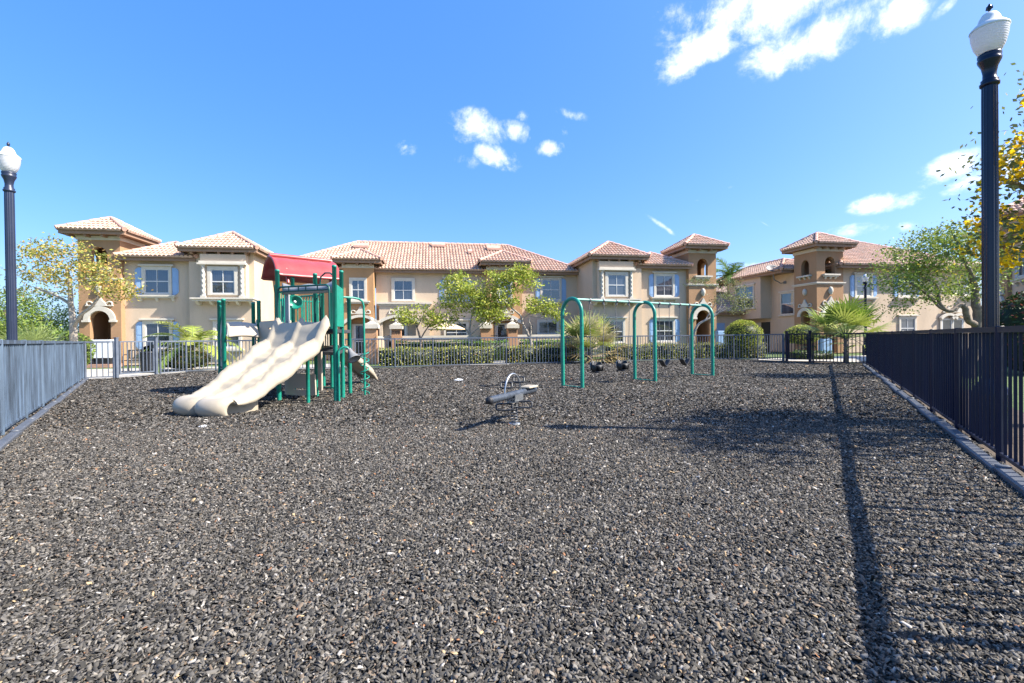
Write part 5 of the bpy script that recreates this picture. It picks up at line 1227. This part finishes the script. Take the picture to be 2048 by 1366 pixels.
def featherpalm(label, base, z0, n, L_, seed, pal, trunkr=.09, up=(.1,1.2), leaflen=.42):
    global rng
    rng = np.random.default_rng(seed); random.seed(seed)
    e = thing('feather_palm', label, 'palm', (base[0],base[1],0)); mb = MB(); mb.tube([(base[0],base[1],-.05),(base[0]+.02,base[1],z0*.5),(base[0],base[1],z0)], [trunkr*1.4,trunkr,trunkr*.9], 10); mb.build('trunk', MT['bark'], e)
    st_ = MB(); V_, C_ = [], []
    for i in range(n):
        a = 2*PI*i*.381966+random.uniform(-.2,.2); elv = up[0]+(up[1]-up[0])*(i+.5)/n; d = Vector((math.cos(a)*math.cos(elv),math.sin(a)*math.cos(elv),math.sin(elv))); pts = []; q = Vector((base[0],base[1],z0)); v = d.copy(); m_ = 14; ln = L_*random.uniform(.8,1.1)
        for k in range(m_+1): pts.append(q.copy()); q = q+v*(ln/m_); v = (v+Vector((0,0,-.115-.03*k/m_))).normalized()
        st_.tube(pts, [.016-.012*k/m_ for k in range(m_+1)], 5); col = pick(pal,1,.2)[0]
        for k in range(2, m_*3):
            t = k/(m_*3); j = min(m_-1, int(t*m_)); p = pts[j]+(pts[j+1]-pts[j])*(t*m_-j); ax = (pts[j+1]-pts[j]).normalized(); sd_ = ax.cross(Vector((0,0,1))).normalized(); le = leaflen*math.sin(PI*min(1,.12+t*.9))**.6*random.uniform(.85,1.1)
            for sg in (-1,1):
                w_ = ax*.03; tip = p+(sd_*sg*.8+ax*.55+Vector((0,0,random.uniform(-.35,.05)))).normalized()*le; V_ += [p-w_, p+w_, tip+w_*.3, tip-w_*.3]; C_ += [col*random.uniform(.8,1.2)]*4
    st_.build('leaf_stalks', MT['palmleafstalk'], e); npmesh('fronds', np.array([tuple(v) for v in V_]), 4, MT['palmleaf'], e, np.array(C_)); return e
b = at(386, 690, 19.2); featherpalm('young feather palm with arching bright fronds in front of the left bay window', (b.x,b.y), .95, 16, 2.1, 6, [(.30,.36,.06,3),(.38,.41,.09,2),(.18,.26,.05,2)], .06, (.0,1.15), .45)
b = at(1462, 640, 36); featherpalm('tall green palm rising behind the right tower', (b.x,b.y), 5.7, 18, 2.3, 7, [(.10,.19,.03,3),(.15,.24,.04,2)], .14, (-.2,1.3), .7)

# ------------------------------------------------------------------ garden walls, pillars, patio things
def gwall(label, a, b):
    a, b = Vector(a), Vector(b); d = b-a; e = thing('garden_wall', label, 'wall', (a.x,a.y,0), math.atan2(d.y,d.x))
    mb = MB(); mb.box(0,d.length,-.1,.1,-.04,1.22); mb.build('wall_body', MT['tan'], e, local=True); mb = MB(); mb.box(-.03,d.length+.03,-.15,.15,1.221,1.35); mb.build('coping', MT['cream'], e, local=True)
def hq(px, Y): q = at(px, 690, Y); return (q.x, q.y)
gwall('low tan garden wall with white coping behind the hedge of pillar 2306', hq(806,24.85), hq(966,25.7)); gwall('low tan garden wall with white coping right of pillar 2308', hq(1033,26.0), hq(1163,26.8)); gwall('short tan garden wall left of pillar 2306', hq(750,24.2), hq(776,24.6))
def pillar(px, Y, label, num=None, w=.27):
    p = at(px, 690, Y); e = thing('gate_pillar', label, 'pillar', (p.x,p.y,0), math.radians(9.7))
    mb = MB(); mb.box(-w,w,-w,w,-.04,1.72); mb.build('pillar_shaft', MT['pillar'], e, local=True)
    mb = MB(); mb.box(-w-.09,w+.09,-w-.09,w+.09,1.721,1.93); mb.box(-w-.03,w+.03,-w-.03,w+.03,1.931,1.99)
    mb.lathe([(.26,1.991),(.16,2.04),(.08,2.09),(.06,2.11)],n=16); mb.ball((0,0,2.18),.10,12); mb.build('pillar_cap', MT['cream'], e, local=True)
    if num:
        cu = bpy.data.curves.new('house_number', 'FONT'); cu.body = num; cu.size = .235; cu.align_x = 'CENTER'; cu.extrude = .008; o = bpy.data.objects.new('house_number', cu); C.objects.link(o); cu.materials.append(MT['digits']); o.parent = e; o.location = (0,-w-.010,1.47); o.rotation_euler = (PI/2,0,0); MW[o.name] = MW[e.name]
pillar(743.5, 22.9, 'plain terracotta gate pillar beside the spiral climber'); pillar(793.5, 24.6, 'terracotta gate pillar numbered 2306', '2306', .25); pillar(971, 25.6, 'plain terracotta gate pillar left of the iron gate'); pillar(1024.5, 25.9, 'terracotta gate pillar numbered 2308', '2308')
# iron garden gate between the two pillars
a, b = at(980, 690, 25.7), at(1014, 690, 25.9); d = b-a; e = thing('garden_gate', 'dark iron garden gate between the pillars by number 2308', 'gate', (a.x,a.y,0), math.atan2(d.y,d.x)); Ln = Vector((d.x,d.y)).length
mb = MB()
for z in (.1,.55,1.0,1.3): mb.box(0,Ln,-.015,.015,z,z+.03)
mb.build('gate_frame', MT['blackmetal'], e, local=True); mb = MB()
for k in range(9): x = Ln*k/8; mb.box(x-.01,x+.01,.016,.034,.06,1.36)
mb.build('gate_bars', MT['blackmetal'], e, local=True)
# patio umbrella
p = at(893, 690, 26.9); e = thing('patio_umbrella', 'tan patio umbrella open behind the garden wall', 'umbrella', (p.x,p.y,0)); mb = MB(); n = 32; prof_ = [(1.12,1.70),(1.08,1.76),(.6,1.98),(.05,2.12),(.001,2.13)]
G = [[(r*math.cos(2*PI*k/n)*(1-.03*abs(math.sin(4*2*PI*k/n))),r*math.sin(2*PI*k/n)*(1-.03*abs(math.sin(4*2*PI*k/n))),z) for k in range(n+1)] for r,z in prof_]; mb.grid(G); mb.build('umbrella_canopy', MT['canvas'], e, local=True, solid=.012)
mb = MB(); mb.tube([(0,0,-.04),(0,0,2.10)],.024,10)
for k in range(8): t = k*PI/4; mb.tube([(0,0,1.95),(1.03*math.cos(t),1.03*math.sin(t),1.735)],.010,5)
mb.build('umbrella_pole', MT['bark'], e, local=True); mb = MB(); mb.lathe([(.25,-.04),(.25,.05),(.05,.08)],n=16); mb.build('umbrella_base', MT['blackmetal'], e, local=True)
# kettle grill
p = at(780, 690, 25.6); e = thing('kettle_grill', 'black kettle grill standing left of pillar 2306', 'grill', (p.x-.05,p.y,0)); mb = MB(); mb.lathe([(.05,.72),(.22,.80),(.34,.95),(.36,1.05)],n=24); mb.build('grill_bowl', MT['blackmetal'], e, local=True); mb = MB(); mb.lathe([(.365,1.051),(.35,1.14),(.24,1.30),(.06,1.38),(.03,1.42),(.001,1.43)],n=24); mb.build('grill_lid', MT['blackmetal'], e, local=True)
for k in range(3): t = k*2*PI/3; mb = MB(); mb.tube([(.12*math.cos(t),.12*math.sin(t),.76),(.32*math.cos(t),.32*math.sin(t),-.04)],.016,6); mb.build('leg', MT['blackmetal'], e, local=True)
# bench and litter bin by the left gate
p = at(243, 690, 18.3); q = at(352, 690, 18.9); d = q-p; e = thing('park_bench', 'black metal bench behind the left gate', 'bench', (p.x,p.y,0), math.atan2(d.y,d.x)); Ln = Vector((d.x,d.y)).length
mb = MB()
for k in range(7): mb.box(0,Ln,.0+.065*k,.045+.065*k,.42,.445)
mb.build('seat', MT['blackmetal'], e, local=True); mb = MB(); mb.box(.0,Ln,.47,.50,.82,.86); mb.box(0,Ln,.455,.485,.50,.53)
for k in range(int(Ln/.085)): x = .06+.085*k; mb.add([(x,.47,.531),(x+.028,.47,.531),(x+.028,.485,.819),(x,.485,.819),(x,.49,.531),(x+.028,.49,.531),(x+.028,.505,.819),(x,.505,.819)],[(0,1,2,3),(7,6,5,4),(0,4,5,1),(3,2,6,7),(0,3,7,4),(1,5,6,2)])
mb.build('backrest', MT['blackmetal'], e, local=True)
for x in (.03, Ln/2, Ln-.03):
    mb = MB(); mb.tube([(x,.02,-.04),(x,.03,.3),(x,.0,.41)],.024,8); mb.tube([(x,.52,-.04),(x,.45,.3),(x,.46,.42),(x,.49,.84)],.024,8); mb.tube([(x,.02,.42),(x,.02,.6),(x,.06,.66),(x,.2,.67),(x,.47,.66)],.020,8); mb.build('side_frame', MT['blackmetal'], e, local=True)
p = at(297.5, 690, 17.9); e = thing('litter_bin', 'black slatted litter bin with a domed lid in front of the bench', 'bin', (p.x,p.y,0)); mb = MB()
for k in range(22): t = 2*PI*k/22; mb.X = Matrix.Rotation(t,4,'Z'); mb.box(.255,.27,-.026,.026,.03,.74)
mb.X = Matrix.Identity(4); mb.lathe([(.24,0),(.24,.72)],n=20); mb.build('bin_body', MT['blackmetal'], e, local=True); mb = MB(); mb.lathe([(.285,.741),(.285,.79),(.25,.80)],n=24); G = []
for i in range(11):
    z = .80+.24*math.sin(i/10*PI/2); r = .25*math.cos(i/10*PI/2); G.append([(r*math.cos(t),r*math.sin(t),z) for t in [(-.15+1.35*k/24)*PI for k in range(25)]])
mb.grid(G); mb.build('bin_lid', MT['blackmetal'], e, local=True, solid=.01)
# white cabinet in the left tower arch
p = at(206.5, 700, 22.4); e = thing('mail_cabinet', 'pale grey cabinet with a dark slot below, standing in the left tower arch', 'cabinet', (p.x,p.y,0), math.radians(9.7)); mb = MB(); mb.box(-.42,.42,-.2,.2,.42,1.32); mb.build('cabinet_body', MT['cabinet'], e, local=True, bevel=.01)
mb = MB()
for x in (-.36,.36): mb.box(x-.03,x+.03,-.15,.15,-.04,.419)
mb.box(-.33,.33,-.1,.1,.12,.418); mb.build('cabinet_base', MT['blackmetal'], e, local=True)
mb = MB(); mb.box(-.55,.55,-.45,.45,-.04,.115); o = mb.build('brick_step', MT['brick']); o.location = (p.x,p.y,0); o.rotation_euler.z = math.radians(9.7); tag(o, 'low red brick step at the left tower arch', 'step')
# utility box near the right tower, small items
p = at(1440, 690, 27.4); e = MB(); e.bbox(-.22,.22,-.15,.15,-.04,1.45,.02); o = e.build('utility_box', MT['shutter']); o.location = (p.x,p.y,0); o.rotation_euler.z = .17; tag(o, 'blue-grey utility box beside the right tower arch', 'box')
p = at(1706, 690, 27.0); e = MB(); e.bbox(-.35,.35,-.15,.15,-.04,1.0,.02); o = e.build('utility_box', MT['shutter']); o.location = (p.x-1.8,p.y-.2,0); o.rotation_euler.z = .17; tag(o, 'pale blue utility box behind the right fan palm', 'box')
